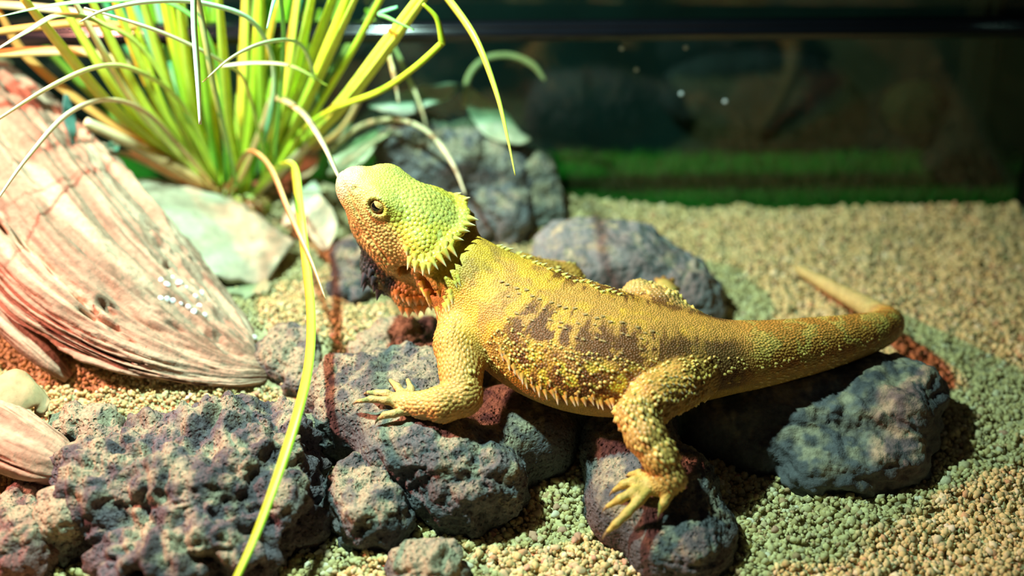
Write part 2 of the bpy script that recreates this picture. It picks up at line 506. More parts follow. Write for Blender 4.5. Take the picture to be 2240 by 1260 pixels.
rock('lava_rock', [(885, 900, .012, 3.7, 3.0, 2.7, 10), (800, 905, .012, 1.8, 2.2, 2.4, 0), (925, 1010, .012, 2.9, 2.2, 2.5, -15), (1025, 1050, .006, 2.5, 2.6, 2.3, 20), (1130, 955, .006, 2.8, 2.4, 2.2, 15), (1225, 900, .004, 2.2, 2.0, 2.0, 0), (960, 790, .010, 2.6, 2.4, 1.6, 0)],
     'large dark pitted lava rock under the lizard\'s chest and front foot', 11, dust_amt=.43, top_cap=FOOTPAD + BELLY, smooth_k=.006)
rock('lava_rock', [(810, 1130, .006, 1.7, 1.6, 1.7, 20), (770, 1070, .010, 1.2, 1.3, 1.4, 0)], 'small rough lava rock propped against the large chest rock', 23, dust_amt=.55, smooth_k=.006)
rock('lava_rock', [(935, 1255, .003, 1.5, 1.3, 1.3, 0)], 'low lava stone crusted with tan dust, half buried in the gravel', 31, dust_amt=.85, smooth_k=.005)
rock('lava_rock', [(1425, 1090, .006, 2.9, 2.6, 2.0, 0), (1380, 1000, .004, 2.2, 2.3, 2.3, 0), (1490, 1180, .002, 2.2, 2.4, 1.7, -20)],
     'dark porous lava rock under the lizard\'s splayed hind foot', 37, dust_amt=.42, pit_scale=230, pit=.0017, top_cap=HINDPAD, amp=(.002, .001), crisp=.6, smooth_k=.006)
rock('smooth_rock', [(1770, 915, .004, 5.2, 2.5, 2.6, -6), (1600, 915, .004, 2.6, 2.4, 2.3, 0), (1690, 880, .006, 3.4, 2.6, 2.7, 0), (1930, 900, .006, 2.6, 2.4, 2.7, -25), (1850, 1010, .000, 3.4, 2.2, 1.9, 12), (1700, 985, .000, 2.6, 1.6, 1.8, -10)],
     'big smooth grey rock with sandy top under the lizard\'s tail', 41, col=(.086, .088, .095), dust_amt=.42, amp=(.0036, .0012), pit=.0005, strata=.0030, crisp=.6, power=3.4, smooth_k=.005, material=smooth_rock_mat, top_cap=TAILPAD)
rock('smooth_rock', [(1310, 590, .014, 3.7, 2.7, 2.5, 0), (1430, 620, .010, 2.8, 2.2, 1.9, -20), (1510, 668, .004, 1.7, 1.5, 1.3, 0)],
     'rounded grey rock behind the lizard\'s back', 43, col=(.165, .168, .172), dust_amt=.34, amp=(.0020, .0008), pit=.0010, pit_scale=90, crisp=.7, material=smooth_rock_mat)
rock('lava_rock', [(985, 360, .030, 2.9, 2.4, 2.3, 0), (900, 330, .035, 2.0, 2.0, 2.2, 0), (1060, 400, .020, 2.6, 2.2, 2.6, 0), (1090, 470, .010, 2.0, 1.8, 2.0, 0)],
     'tall bluish grey lava rock behind the lizard\'s head', 47, col=(.165, .170, .176), dust_amt=.52, smooth_k=.006)
rock('lava_rock', [(1165, 400, .018, 1.5, 1.4, 1.9, 0), (1180, 460, .010, 1.4, 1.2, 1.3, 0)], 'rounded dusty lava rock against the tall bluish rock', 53, col=(.13, .14, .12), dust_amt=.6, smooth_k=.006)
rock('lava_rock', [(632, 800, .012, 1.6, 1.5, 1.7, 0), (668, 840, .010, 1.3, 1.1, 1.4, 0)], 'small dusty lava rock beside the drooping grass blade', 59, dust_amt=.62, smooth_k=.005)
rock('lava_rock', [(430, 1060, .010, 4.6, 3.4, 2.9, 0), (290, 1090, .008, 3.2, 2.8, 2.7, 0), (560, 1010, .012, 2.8, 2.6, 2.5, 0), (420, 1200, .004, 4.0, 2.6, 2.2, 10), (600, 1130, .006, 1.8, 2.0, 2.2, 0)],
     'craggy purple grey lava rock with sand in its hollows', 61, col=(.085, .072, .084), dust_amt=.40, amp=(.0062, .0030), pit=.0026, pit_scale=120, crisp=2.1, smooth_k=.006)
rock('lava_rock', [(138, 1165, .008, 1.1, 1.0, 1.4, 0), (130, 1125, .016, .8, .8, .9, 0)], 'sandy tan lump of stone beside the craggy purple rock', 67, dust_amt=.95, smooth_k=.004)
rock('lava_rock', [(35, 1190, .006, 1.9, 1.8, 1.6, 0), (60, 1110, .006, 1.0, 1.0, 1.1, 0)], 'reddish dark lava rock below the split driftwood', 71, col=(.14, .08, .075), dust_amt=.5, smooth_k=.005)
rock('lava_rock', [(770, 580, .014, 1.2, 1.1, 1.4, 0), (760, 640, .010, 1.2, 1.0, 1.0, 0)], 'grey lava rock in front of the lizard\'s chin', 73, dust_amt=.5, smooth_k=.005)
rock('lava_rock', [(870, 770, .012, 1.6, 1.4, 1.6, 0), (820, 800, .010, 1.4, 1.3, 1.6, 0)], 'dust covered lava rock beside the lizard\'s shoulder', 79, dust_amt=.8, smooth_k=.006)
rock('lava_rock', [(180, 930, .018, 1.6, .9, .7, 0)], 'sand caked lava chip above the split driftwood', 83, dust_amt=.9, smooth_k=.004)
rock('lava_rock', [(692, 950, .010, .7, .8, 1.2, 0)], 'narrow lava chip wedged between the two large lava rocks', 89, dust_amt=.6, smooth_k=.004)
rock('lava_rock', [(738, 878, .012, 1.3, 1.5, 2.3, 0), (742, 950, .008, 1.1, 1.2, 2.2, 0)], 'cream dusted lava rock squeezed against the large chest rock', 97, dust_amt=.72, smooth_k=.005)
# dim stones added beyond the glass to stand in for reflections in it
def reflection_rock(c, r, label, seed, col):
    f = Field(np.array(c) - max(r) - .01, np.array(c) + max(r) + .01, .0035)
    f.ellipsoid(c, np.eye(3), r, .006, power=2.5)
    v, q = f.mesh(1); n = normals_of(v, q)
    v = v + n * (.006 * fbm(v * 30, 4, seed) + .002 * fbm(v * 90, 2, seed + 1))[:, None]
    v[:, 2] = np.maximum(v[:, 2], turf_z)
    vr, c0 = recenter(v)
    link('reflection_boulder', make_mesh('reflection_boulder', vr, q, np.tile(np.array(col), (len(v), 1))), smooth_rock_mat, label=label, cat='rock', loc=c0)
def PY(u, v, y):
    d = ray(u, v); return CAM + d * (y / d[1])
reflection_rock(PY(1650, 205, .768), (.058, .012, .028), 'added bluish stone standing in for a rock reflected in the rear glass', 5, (.018, .024, .030))
reflection_rock(PY(1990, 240, .768), (.018, .010, .018), 'added ochre stone standing in for sand reflected in the glass beside the dark trunk', 13, (.05, .042, .015))
# ================================================================== driftwood
wood_mat = mat('driftwood', attr=True, rough=.75, spec=.2, noise_amt=.25, noise_scale=300, bump=(('noise', 420, .5, .0012),))
def wood(name, rows, label, seed, ns=220, na=150, amp=.004, power=2.4, end_cut=False):
    """rows: u, v, z, half width, half height (cm)"""
    R = np.array([np.r_[P(u, v, z), w, hh] for u, v, z, w, hh in rows])
    S = catmull(R, ns)
    T = np.gradient(S[:, :3], axis=0); T /= np.linalg.norm(T, axis=1)[:, None]
    side = np.cross(T, [0, 0, 1.0]); side /= np.linalg.norm(side, axis=1)[:, None]
    up = np.cross(side, T)
    L = np.r_[0, np.cumsum(np.linalg.norm(np.diff(S[:, :3], axis=0), axis=1))]
    a = np.linspace(0, 2 * math.pi, na, endpoint=False)
    sgn = lambda x: np.sign(x) * np.abs(x) ** (2 / power)
    cx, sy = sgn(np.cos(a)), sgn(np.sin(a))
    cx = cx * (1 - .5 * np.maximum(0, -sy) ** .7)          # undercut below the shoulder
    pos = S[:, None, :3] + side[:, None, :] * (S[:, None, 3:4] * .01 * cx[None, :, None]) + up[:, None, :] * (S[:, None, 4:5] * .01 * sy[None, :, None])
    # grain runs along the trunk: noise stretched lengthwise
    ang = np.stack([np.cos(a) * 1.0, np.sin(a) * 1.0], -1)
    q = np.concatenate([np.repeat(ang[None], ns, 0) * (S[:, 3] * .35 + S[:, 3].max() * .5)[:, None, None], np.repeat((L * 14)[:, None, None], na, 1)], -1).reshape(-1, 3)
    q = q + np.array([.55, .55, .12]) * np.stack([fbm(q * np.array([.5, .5, .55]), 3, seed + 40 + k) for k in range(3)], 1)
    g1 = fbm(q * np.array([2.2, 2.2, 1.2]), 4, seed)
    g2 = fbm(q * np.array([6.5, 6.5, 1.5]), 3, seed + 4)
    g3 = fbm(q * np.array([26, 26, 3.0]), 2, seed + 8)
    crack = sstep(.11, .0, np.abs(fbm(q * np.array([1.6, 1.6, .45]), 3, seed + 12))) * sstep(-.1, .3, fbm(q * np.array([1.5, 1.5, 2]), 2, seed + 15))
    step_ = np.floor(g1 * 5) / 5
    d = amp * (.9 * g1 + .5 * step_ + .16 * g2 + .07 * g3 - 2.2 * crack)
    d = d * np.repeat(np.clip(S[:, 4] / 2.2, .12, 1), na)
    nrm = (side[:, None, :] * cx[None, :, None] / S[:, None, 3:4] + up[:, None, :] * sy[None, :, None] / S[:, None, 4:5]).reshape(-1, 3)
    nrm /= np.linalg.norm(nrm, axis=1)[:, None] + 1e-9
    v = pos.reshape(-1, 3) + nrm * d[:, None]
    ii = np.arange(ns * na).reshape(ns, na)
    f = np.stack([ii[:-1], np.roll(ii[:-1], -1, 1), np.roll(ii[1:], -1, 1), ii[1:]], -1).reshape(-1, 4)
    v = np.vstack([v, S[0, :3], S[-1, :3]])
    c0, c1 = ns * na, ns * na + 1
    f3 = np.vstack([np.stack([np.roll(ii[0], -1), ii[0], np.full(na, c0)], -1), np.stack([ii[-1], np.roll(ii[-1], -1), np.full(na, c1)], -1)])
    s1 = fbm(q * np.array([2.0, 2.0, .9]) + 31.7, 3, seed + 60); s2 = fbm(q * np.array([7, 7, 1.2]) + 17.3, 3, seed + 64)
    col = mixc(np.tile(np.array((.31, .19, .13)), (ns * na, 1)), (.47, .33, .23), sstep(-.3, .35, s1 + .5 * s2))
    col = mixc(col, (.16, .085, .055), sstep(.05, .40, s2 - .35 * s1) * .8)
    col = np.vstack([col, [(.4, .25, .16)] * 2])
    vr, c = recenter(v)
    return link(name, make_mesh(name, vr, [f, f3], col), wood_mat, label=label, cat='driftwood', loc=c)
wood('driftwood_log', [(590, 815, .012, .8, .4), (525, 795, .019, 1.9, .8), (435, 752, .025, 3.1, 1.2), (330, 690, .033, 4.1, 1.7), (222, 605, .043, 4.7, 2.2), (118, 490, .054, 4.8, 2.7), (25, 375, .064, 4.5, 2.8), (-70, 255, .072, 3.8, 2.6), (-150, 170, .08, 3.0, 2.0)],
     'big weathered pinkish driftwood log with deep splits along the grain', 5, 300, 220, .0045)
wood('driftwood_branch', [(-60, 640, .046, .75, .6), (0, 695, .040, .75, .6), (60, 750, .032, .7, .6), (115, 798, .024, .55, .5), (150, 828, .018, .3, .3)], 'thin reddish driftwood branch beneath the big log', 15, 120, 60, .0016)
wood('driftwood_stub', [(-90, 900, .026, 1.7, 1.3), (-20, 945, .025, 1.75, 1.3), (50, 985, .023, 1.6, 1.25), (115, 1015, .021, 1.3, 1.05), (158, 1032, .020, .7, .6)], 'short striped driftwood stub with a rounded orange underside', 19, 160, 110, .0022)
# dark stump beyond the glass
def stump():
    ns, na = 40, 48
    c = PY(2115, 300, .758); c[2] = turf_z
    z = np.linspace(0, .30, ns); a = np.linspace(0, 2 * math.pi, na, endpoint=False)
    r = .010 + .016 * np.exp(-z / .02)
    v = []
    for k in range(ns):
        pp = np.stack([np.cos(a) * 1.5, np.sin(a) * 1.5, np.full(na, z[k] * 8)], -1)
        rr = r[k] * (1 + .25 * fbm(pp * 2, 3, 4))
        v.append(np.stack([np.cos(a) * rr - z[k] * .05, np.sin(a) * rr, np.full(na, z[k])], -1))
    v = np.concatenate(v); ii = np.arange(ns * na).reshape(ns, na)
    f = np.stack([ii[:-1], np.roll(ii[:-1], -1, 1), np.roll(ii[1:], -1, 1), ii[1:]], -1).reshape(-1, 4)
    col = np.tile(np.array((.035, .024, .018)), (len(v), 1))
    link('tree_stump', make_mesh('tree_stump', v, f, col), wood_mat, label='dark brown trunk with flared foot behind the rear glass', cat='trunk', loc=c)
stump()

# ================================================================== bark and dry leaves
leaf_mat = mat('dry_leaf', attr=True, rough=.6, spec=.25, noise_amt=.25, noise_scale=120, bump=(('noise', 160, .5, .001),))
def sheet(name, corners, label, cat, col, col2, seed, thick=.0012, nu=26, nv=14, sag=.0, wav=.0025, veins=True, shape='leaf', group=None, rag=.25):
    """a leaf or bark sheet along a mid line; corners: rows (u, v, z, half width cm, tilt deg)"""
    R = np.array([np.r_[P(u, v, z), w, math.radians(t)] for u, v, z, w, t in corners])
    S = catmull(R, nu)
    T = np.gradient(S[:, :3], axis=0); T /= np.linalg.norm(T, axis=1)[:, None]
    side0 = np.cross(T, [0, 0, 1.0]); side0 /= np.linalg.norm(side0, axis=1)[:, None]
    up0 = np.cross(side0, T)
    ct, st = np.cos(S[:, 4])[:, None], np.sin(S[:, 4])[:, None]
    side, up = side0 * ct + up0 * st, up0 * ct - side0 * st
    j = np.linspace(-1, 1, nv)
    ew = np.stack([1 + .38 * rag * fbm(np.stack([np.linspace(0, 9, nu), np.full(nu, seed * 3.1), np.full(nu, 7.7 * e)], 1), 3, seed + e) for e in (0, 1)], 1)
    ew = np.where(j[None, :] < 0, ew[:, 0:1], ew[:, 1:2])
    X = S[:, None, :3] + side[:, None, :] * (S[:, None, 3:4] * .01 * (j[None, :] * ew)[..., None]) + up[:, None, :] * (sag * (np.abs(j) ** 1.6)[None, :, None] * .01)
    X = X.reshape(-1, 3)
    nz = np.repeat(up, nv, 0)
    X = X + nz * (wav * fbm(X * 70, 3, seed))[:, None]
    top = X + nz * thick / 2; bot = X - nz * thick / 2
    v = np.vstack([top, bot]); N = nu * nv
    ii = np.arange(N).reshape(nu, nv)
    f = np.stack([ii[:-1, :-1], ii[1:, :-1], ii[1:, 1:], ii[:-1, 1:]], -1).reshape(-1, 4)
    fb = f[:, ::-1] + N
    edge = np.concatenate([ii[0, :], ii[1:, -1], ii[-1, -2::-1], ii[-2:0:-1, 0]])
    e2 = np.roll(edge, -1)
    fe = np.stack([edge, e2, e2 + N, edge + N], -1)
    jj = np.tile(j, nu); uu = np.repeat(np.linspace(0, 1, nu), nv)
    c = mixc(np.tile(np.array(col), (N, 1)), col2, sstep(-.3, .4, fbm(X * 90, 3, seed + 3)))
    if veins:
        vn = np.maximum(sstep(.10, .03, np.abs(jj)), .6 * sstep(.25, .05, np.abs(np.sin((uu * 9 - np.abs(jj) * 1.6) * math.pi))))
        c = c * (1 - .25 * vn)[:, None]
    vr, c0 = recenter(v)
    return link(name, make_mesh(name, vr, [f, fb, fe], np.vstack([c, c])), leaf_mat, label=label, cat=cat, loc=c0, group=group)
PALE, TANL, GRN = (.66, .56, .40), (.56, .44, .28), (.42, .50, .28)
sheet('bark_slab', [(250, 396, .048, .8, 12), (330, 432, .043, 2.5, 12), (430, 486, .036, 3.2, 8), (530, 532, .029, 3.1, 4), (615, 570, .022, 1.9, 0)], 'pale flat slab of bark lying against the log below the grass', 'bark', (.40, .34, .24), (.48, .46, .33), 3, .003, 60, 30, -.25, .0028, False, rag=.5)
sheet('bark_chip', [(488, 590, .022, .3, 0), (520, 612, .021, 1.0, 0), (560, 628, .020, 1.0, 0), (590, 636, .019, .4, 0)], 'ragged green tinted bark chip at the foot of the slab', 'bark', (.34, .34, .20), (.22, .24, .12), 9, .003, 30, 16, .0, .005, False, rag=1.5)
sheet('dry_leaf', [(694, 428, .040, .15, 0), (700, 462, .034, .7, 10), (706, 505, .026, .8, 10), (712, 548, .018, .1, 10)], 'pale upright dry leaf behind the drooping grass blade', 'leaf', PALE, (.70, .66, .42), 11)
sheet('dry_leaf', [(860, 268, .052, .1, -25), (830, 295, .048, 1.4, -25), (780, 330, .042, 2.0, -20), (735, 365, .036, 1.3, -15), (715, 378, .033, .2, -10)], 'broad green tinted dry leaf in front of the tall bluish rock', 'leaf', (.56, .60, .32), (.66, .70, .44), 13)
sheet('dry_leaf', [(810, 228, .064, .2, 10), (860, 232, .066, 1.0, 5), (920, 215, .068, .9, -10), (970, 200, .068, .6, -15), (1005, 188, .07, .1, -20)], 'pale mint dry leaf draped over the rock top', 'leaf', (.50, .56, .42), (.62, .66, .52), 17)
sheet('dry_leaf', [(1025, 195, .070, .15, -30), (1050, 235, .062, .7, -30), (1090, 275, .055, .9, -25), (1130, 298, .050, .6, -20), (1160, 305, .046, .1, -10)], 'curled dark green dry leaf hanging off the rock\'s far end', 'leaf', (.34, .38, .24), (.48, .52, .38), 19)
sheet('dry_leaf', [(690, 400, .034, .1, 0), (670, 440, .030, .9, 0), (640, 470, .024, .7, 0), (618, 492, .020, .1, 0)], 'mint dry leaf lying flat below the grass tuft', 'leaf', (.50, .56, .40), (.62, .66, .48), 27)
sheet('dry_leaf', [(-40, 838, .042, .2, 0), (5, 845, .040, 1.1, -10), (45, 860, .036, 1.2, -15), (80, 880, .030, .7, -25), (84, 912, .022, .1, -30)], 'curled tan dry leaf between the log and the driftwood stub', 'leaf', (.36, .25, .13), (.44, .32, .17), 21, sag=-.3)
sheet('dry_leaf', [(700, 330, .034, .1, 0), (670, 350, .032, .9, 0), (640, 380, .028, .9, 0), (610, 402, .024, .1, 0)], 'brown dry leaf lying beside the grass roots', 'leaf', (.46, .26, .14), (.56, .36, .2), 29)
sheet('dry_leaf', [(770, 265, .050, .1, 0), (740, 270, .050, 1.2, 0), (700, 285, .046, 1.3, 0), (660, 300, .040, .2, 0)], 'grey green dry leaf behind the grass stems', 'leaf', (.48, .52, .34), (.6, .6, .42), 33)
sheet('dry_leaf', [(262, 300, .070, .1, 40), (240, 340, .062, .45, 40), (242, 385, .054, .3, 40), (248, 418, .048, .05, 40)], 'thin teal leaf leaning on the log', 'leaf', (.10, .34, .22), (.16, .42, .28), 35)
sheet('dry_leaf', [(140, 210, .098, .1, 40), (150, 260, .090, .35, 40), (158, 318, .082, .05, 40)], 'narrow dark leaf at the log\'s upper edge', 'leaf', (.05, .14, .12), (.08, .2, .16), 37)
# ================================================================== grass tuft
blade_mat = mat('grass_blade', attr=True, rough=.38, spec=.45, noise_amt=.12, noise_scale=150)
b_ = blade_mat.node_tree.nodes['Principled BSDF']
b_.inputs['Subsurface Weight'].default_value = .25; b_.inputs['Subsurface Scale'].default_value = .0015; b_.inputs['Subsurface Radius'].default_value = (.7, 1.0, .2)
TB = P(512, 428, .024)
tuft = link('grass_tuft', None, label='bright yellow green tufted grass with arching blades rooted beside the bark slab', cat='plant', loc=TB)
YG1, YG2, GR, TEAL, DRY, ORA, STRAW, WHT, OLV = (.60, .78, .04), (.74, .86, .10), (.22, .62, .07), (.22, .64, .36), (.66, .50, .26), (.74, .36, .10), (.84, .74, .46), (.88, .86, .66), (.46, .56, .05)
def blade(path, width, c_base, c_tip, n=26, tip=.15, fold=.28, parent=None, bdepth=None):
    """path: (u, v, depth); width in px at the base; tapers to the tip"""
    S = catmull([PD(u, v, d) for u, v, d in path], n)
    T = np.gradient(S, axis=0); T /= np.linalg.norm(T, axis=1)[:, None]
    view = CAM - S; view /= np.linalg.norm(view, axis=1)[:, None]
    tw = rng.uniform(-.7, .7)
    side = np.cross(T, view); side /= np.linalg.norm(side, axis=1)[:, None] + 1e-9
    up = np.cross(side, T)
    side, up = side * math.cos(tw) + up * math.sin(tw), up * math.cos(tw) - side * math.sin(tw)
    t = np.linspace(0, 1, n)
    dm = np.array([depth_of(p) for p in S]).mean()
    w = 1.18 * width / FPX * dm * .5 * np.minimum(1, (1 - t) * 2.2 + tip) * (.75 + .25 * sstep(0, .15, t)) / max(.6, math.cos(tw))
    th = np.minimum(w * .35, .0005)
    ring = [S - side * w[:, None], S - up * (w * fold + th)[:, None], S + side * w[:, None], S - up * (w * fold - th)[:, None]]
    v = np.stack(ring, 1).reshape(-1, 3)
    ii = np.arange(n * 4).reshape(n, 4)
    f = np.stack([ii[:-1], np.roll(ii[:-1], -1, 1), np.roll(ii[1:], -1, 1), ii[1:]], -1).reshape(-1, 4)
    caps = np.array([ii[0][::-1], ii[-1]])
    c = mixc(np.tile(np.array(c_base), (n, 1)), c_tip, t) * rng.uniform(.85, 1.12)
    nm = 'dry_blade' if c_tip[0] > .5 and c_tip[2] > .09 and c_tip[1] < .78 else 'blade'
    o = link(nm, make_mesh(nm, v - TB, np.vstack([f, caps]), np.clip(np.repeat(c, 4, 0), 0, .95)), blade_mat, tuft)
    return o
D0 = .787
def fan(u0, u1, v1, w, c1, c2, bow=0.0, d1=.70, v0=428, mid=None):
    m = mid or ((u0 * .5 + u1 * .5) + bow, v0 * .55 + v1 * .45)
    blade([(u0, v0, D0), ((u0 + m[0]) / 2 + bow * .3, (v0 + m[1]) / 2, D0 * .75 + d1 * .25), (m[0], m[1], (D0 + d1) / 2), (u1, v1, d1)], w, c1, c2, tip=.6)
# the left-hand fan
for a in [(470, 30, -30, 19, YG1, YG2, -15, .66), (478, 110, -30, 17, OLV, YG2, -20, .68), (482, 180, -40, 18, YG1, YG2, -18, .67), (486, 235, -40, 17, YG1, YG2, -15, .69), (490, 300, -40, 18, YG2, YG2, -10, .70),
          (492, 350, -40, 16, GR, YG1, -10, .72), (494, 385, -40, 17, YG1, YG2, -8, .70), (440, 60, 60, 14, GR, OLV, 10, .80), (446, 95, 105, 16, (.08, .25, .04), (.1, .3, .06), 10, .84), (450, 150, 150, 14, (.08, .25, .05), (.1, .3, .06), 8, .84),
          (498, 425, -40, 16, GR, YG1, 0, .72), (500, 395, -40, 14, OLV, YG2, -14, .73), (505, 330, -40, 13, GR, TEAL, -16, .74), (488, 265, -40, 14, OLV, YG1, -22, .71), (484, 150, -20, 13, YG2, STRAW, -20, .66)]:
    fan(a[0] - 22, *a[1:], v0=408)
# the upright core
for k in range(34):
    u0 = [470, 524, 590][k % 3] + rng.uniform(-14, 16); u1 = [340, 560, 720][k % 3] + rng.uniform(-150, 150)
    cc = [(GR, YG1), (YG1, YG2), (OLV, YG2), (GR, TEAL), (YG1, YG1)][rng.integers(5)]
    fan(u0, u1, rng.uniform(-80, -20), rng.uniform(11, 20), *cc, rng.uniform(-14, 14), rng.uniform(.69, .80), [405, 430, 395][k % 3] + rng.uniform(-8, 8))
fan(520, 590, -40, 26, GR, GR, 6, .75, 434); fan(515, 565, -40, 22, GR, (.22, .6, .08), 2, .74, 436); fan(528, 640, -40, 20, GR, YG1, 10, .76, 434)
# the right-hand fan
for a in [(566, 690, -40, 18, YG1, YG2, 6, .70), (572, 655, -40, 16, OLV, YG2, 4, .72), (578, 740, -40, 18, YG1, YG2, 2, .70), (584, 772, -40, 17, YG2, YG1, -4, .69), (590, 925, -20, 20, YG1, YG2, 0, .675), (596, 945, -25, 17, YG2, YG2, 4, .672),
          (588, 790, -30, 15, YG1, YG2, -8, .69), (600, 640, 60, 15, YG2, STRAW, 8, .76), (560, 700, 20, 13, OLV, OLV, 10, .78)]:
    fan(a[0] + 8, *a[1:], v0=388 if a[0] > 570 else 405)
# orange and straw coloured old blades on the left
blade([(488, 424, D0), (340, 330, .76), (200, 240, .74), (60, 125, .72), (-5, 20, .70)], 17, ORA, ORA, tip=.6)
blade([(484, 428, D0), (400, 378, .77), (290, 318, .75), (186, 266, .73)], 20, ORA, STRAW, tip=.8)
blade([(470, 430, D0), (380, 385, .775), (300, 345, .765), (240, 330, .76)], 15, ORA, DRY, tip=.4)
blade([(330, 160, .74), (200, 116, .72), (90, 112, .71), (-20, 118, .70)], 17, DRY, ORA, tip=.7)
blade([(300, 60, .72), (180, 50, .71), (70, 60, .70), (-20, 72, .69)], 14, ORA, ORA, tip=.7)
blade([(240, 40, .72), (120, 20, .71), (0, 10, .70), (-60, 8, .69)], 15, STRAW, ORA, tip=.7)
blade([(506, 430, D0), (540, 360, .77), (575, 270, .755), (600, 215, .74), (660, 245, .715), (705, 310, .690), (742, 388, .672)], 11, ORA, STRAW, tip=.5, n=40)
blade([(494, 430, D0), (515, 380, .77), (545, 332, .74), (590, 365, .71), (635, 470, .675), (680, 570, .66), (712, 655, .650)], 10, ORA, DRY, tip=.25, n=40)
blade([(560, 425, D0), (640, 350, .77), (700, 290, .76), (725, 235, .75)], 15, STRAW, DRY, tip=.6)
# arching thin blades
blade([(470, 410, .78), (400, 330, .76), (325, 250, .73), (240, 218, .70), (150, 248, .675), (60, 345, .655), (-15, 450, .645)], 9, ORA, WHT, tip=.4, n=44)
blade([(480, 400, .78), (400, 230, .74), (300, 155, .70), (215, 146, .68), (110, 190, .66), (-15, 268, .65)], 9, YG1, STRAW, tip=.5, n=40)
blade([(480, 400, .78), (330, 130, .72), (220, 50, .68), (130, 33, .665), (60, 68, .655), (-10, 110, .65)], 9, YG1, STRAW, tip=.4, n=40)
blade([(560, 380, .78), (600, 180, .73), (560, 55, .69), (450, 8, .67), (330, 3, .655), (230, 22, .65), (175, 48, .645)], 9, TEAL, WHT, tip=.3, n=44)
blade([(500, 400, .78), (470, 120, .72), (380, 10, .69), (240, 0, .67), (110, 12, .66), (0, 36, .65)], 9, GR, (.4, .7, .3), tip=.2, n=44)
blade([(590, 390, .78), (540, 190, .73), (490, 138, .70), (380, 82, .68), (280, 46, .665), (184, 17, .655)], 7, OLV, WHT, tip=.4, n=44)
blade([(700, 240, .76), (680, 140, .72), (650, 93, .70), (585, 92, .68), (510, 124, .665), (443, 180, .655)], 7, TEAL, STRAW, tip=.3, n=40)
blade([(480, 145, .70), (560, 138, .70), (640, 146, .70), (720, 190, .71)], 7, STRAW, OLV, tip=.4)
blade([(520, 410, .78), (470, 200, .70), (430, -10, .655), (424, 40, .645), (432, 160, .645), (438, 272, .645)], 11, GR, (.88, .88, .78), tip=.5, n=44)
blade([(600, 360, .77), (620, 120, .71), (612, -20, .67), (600, 0, .66), (584, 62, .655)], 8, GR, TEAL, tip=.4, n=36)
# right-hand single blades
blade([(590, 395, .78), (650, 300, .76), (722, 243, .735), (830, 200, .71), (905, 150, .69), (964, 97, .68), (967, 92, .679), (966, 85, .678), (955, 40, .672), (925, 8, .668)], 12, YG1, YG1, tip=.5, n=60)
blade([(600, 390, .78), (760, 130, .73), (870, -60, .70), (930, -60, .685), (978, -5, .672), (1040, 85, .660), (1085, 200, .655), (1110, 300, .652), (1127, 384, .650)], 13, YG1, YG2, tip=.12, n=60)
blade([(600, 395, .79), (700, 200, .79), (790, 60, .78), (830, 60, .78), (880, 140, .78), (920, 235, .78), (938, 300, .78)], 9, OLV, STRAW, tip=.3, n=40)
blade([(720, 330, .80), (790, 275, .79), (870, 262, .77), (940, 292, .76), (990, 358, .75), (1018, 425, .745)], 9, DRY, STRAW, tip=.4, n=40)
blade([(800, 20, .76), (835, 80, .755), (858, 150, .75), (872, 226, .75)], 8, YG1, STRAW, tip=.4)
blade([(1015, 235, .80), (1025, 170, .80), (1060, 130, .80), (1115, 122, .80), (1165, 142, .80), (1192, 176, .80)], 13, DRY, DRY, tip=.5, n=34)
blade([(640, 390, .80), (720, 180, .78), (790, 60, .77), (840, -20, .76)], 10, OLV, DRY, tip=.5)
blade([(680, 330, .80), (740, 290, .79), (780, 230, .785), (800, 160, .78)], 11, ORA, DRY, tip=.4)
blade([(870, 15, .69), (830, 30, .69), (850, 40, .685), (905, 66, .68)], 8, TEAL, GR, tip=.3)
# the long blade that droops over the stones towards the viewer
blade([(556, 424, .785), (590, 385, .76), (622, 362, .73), (644, 372, .705), (656, 460, .685), (670, 580, .668), (680, 690, .645), (676, 790, .622), (655, 890, .602), (615, 1020, .585), (560, 1170, .568), (505, 1290, .556)], 17, (.52, .80, .08), (.42, .66, .03), tip=.55, n=80)
# the matted crown the blades grow from
f = Field(TB - .03, TB + .03, .0012)
f.ellipsoid(TB + np.array([.004, 0, -.006]), np.eye(3), (.017, .012, .011), .003)
v, q = f.mesh(1); nq = normals_of(v, q)
v = v + nq * (.0030 * fbm(v * np.array([300, 300, 60]), 3, 4))[:, None]
link('root_crown', make_mesh('root_crown', v - TB, q, mixc(np.tile(np.array((.34, .20, .07)), (len(v), 1)), (.30, .36, .06), sstep(-.2, .3, fbm(v * 200, 2, 9)))), blade_mat, tuft)
# ================================================================== the lizard
cm = 0.01
HF = unit([-0.80, 0.10, 0.585])
HL = unit(np.cross([0, 0, 1.0], HF))
_roll = math.radians(4)
HU = unit(np.cross(HF, HL))
HL, HU = unit(HL * math.cos(_roll) - HU * math.sin(_roll)), unit(HU * math.cos(_roll) + HL * math.sin(_roll))
HO = P(953, 520, 0.086)
def hp(f, l, u):                    # head coordinates in cm: forward, left, up
    return HO + (HF * f + HL * l + HU * u) * cm

FD = Field((-0.105, 0.385, -0.004), (0.205, 0.645, 0.150), 0.00085)

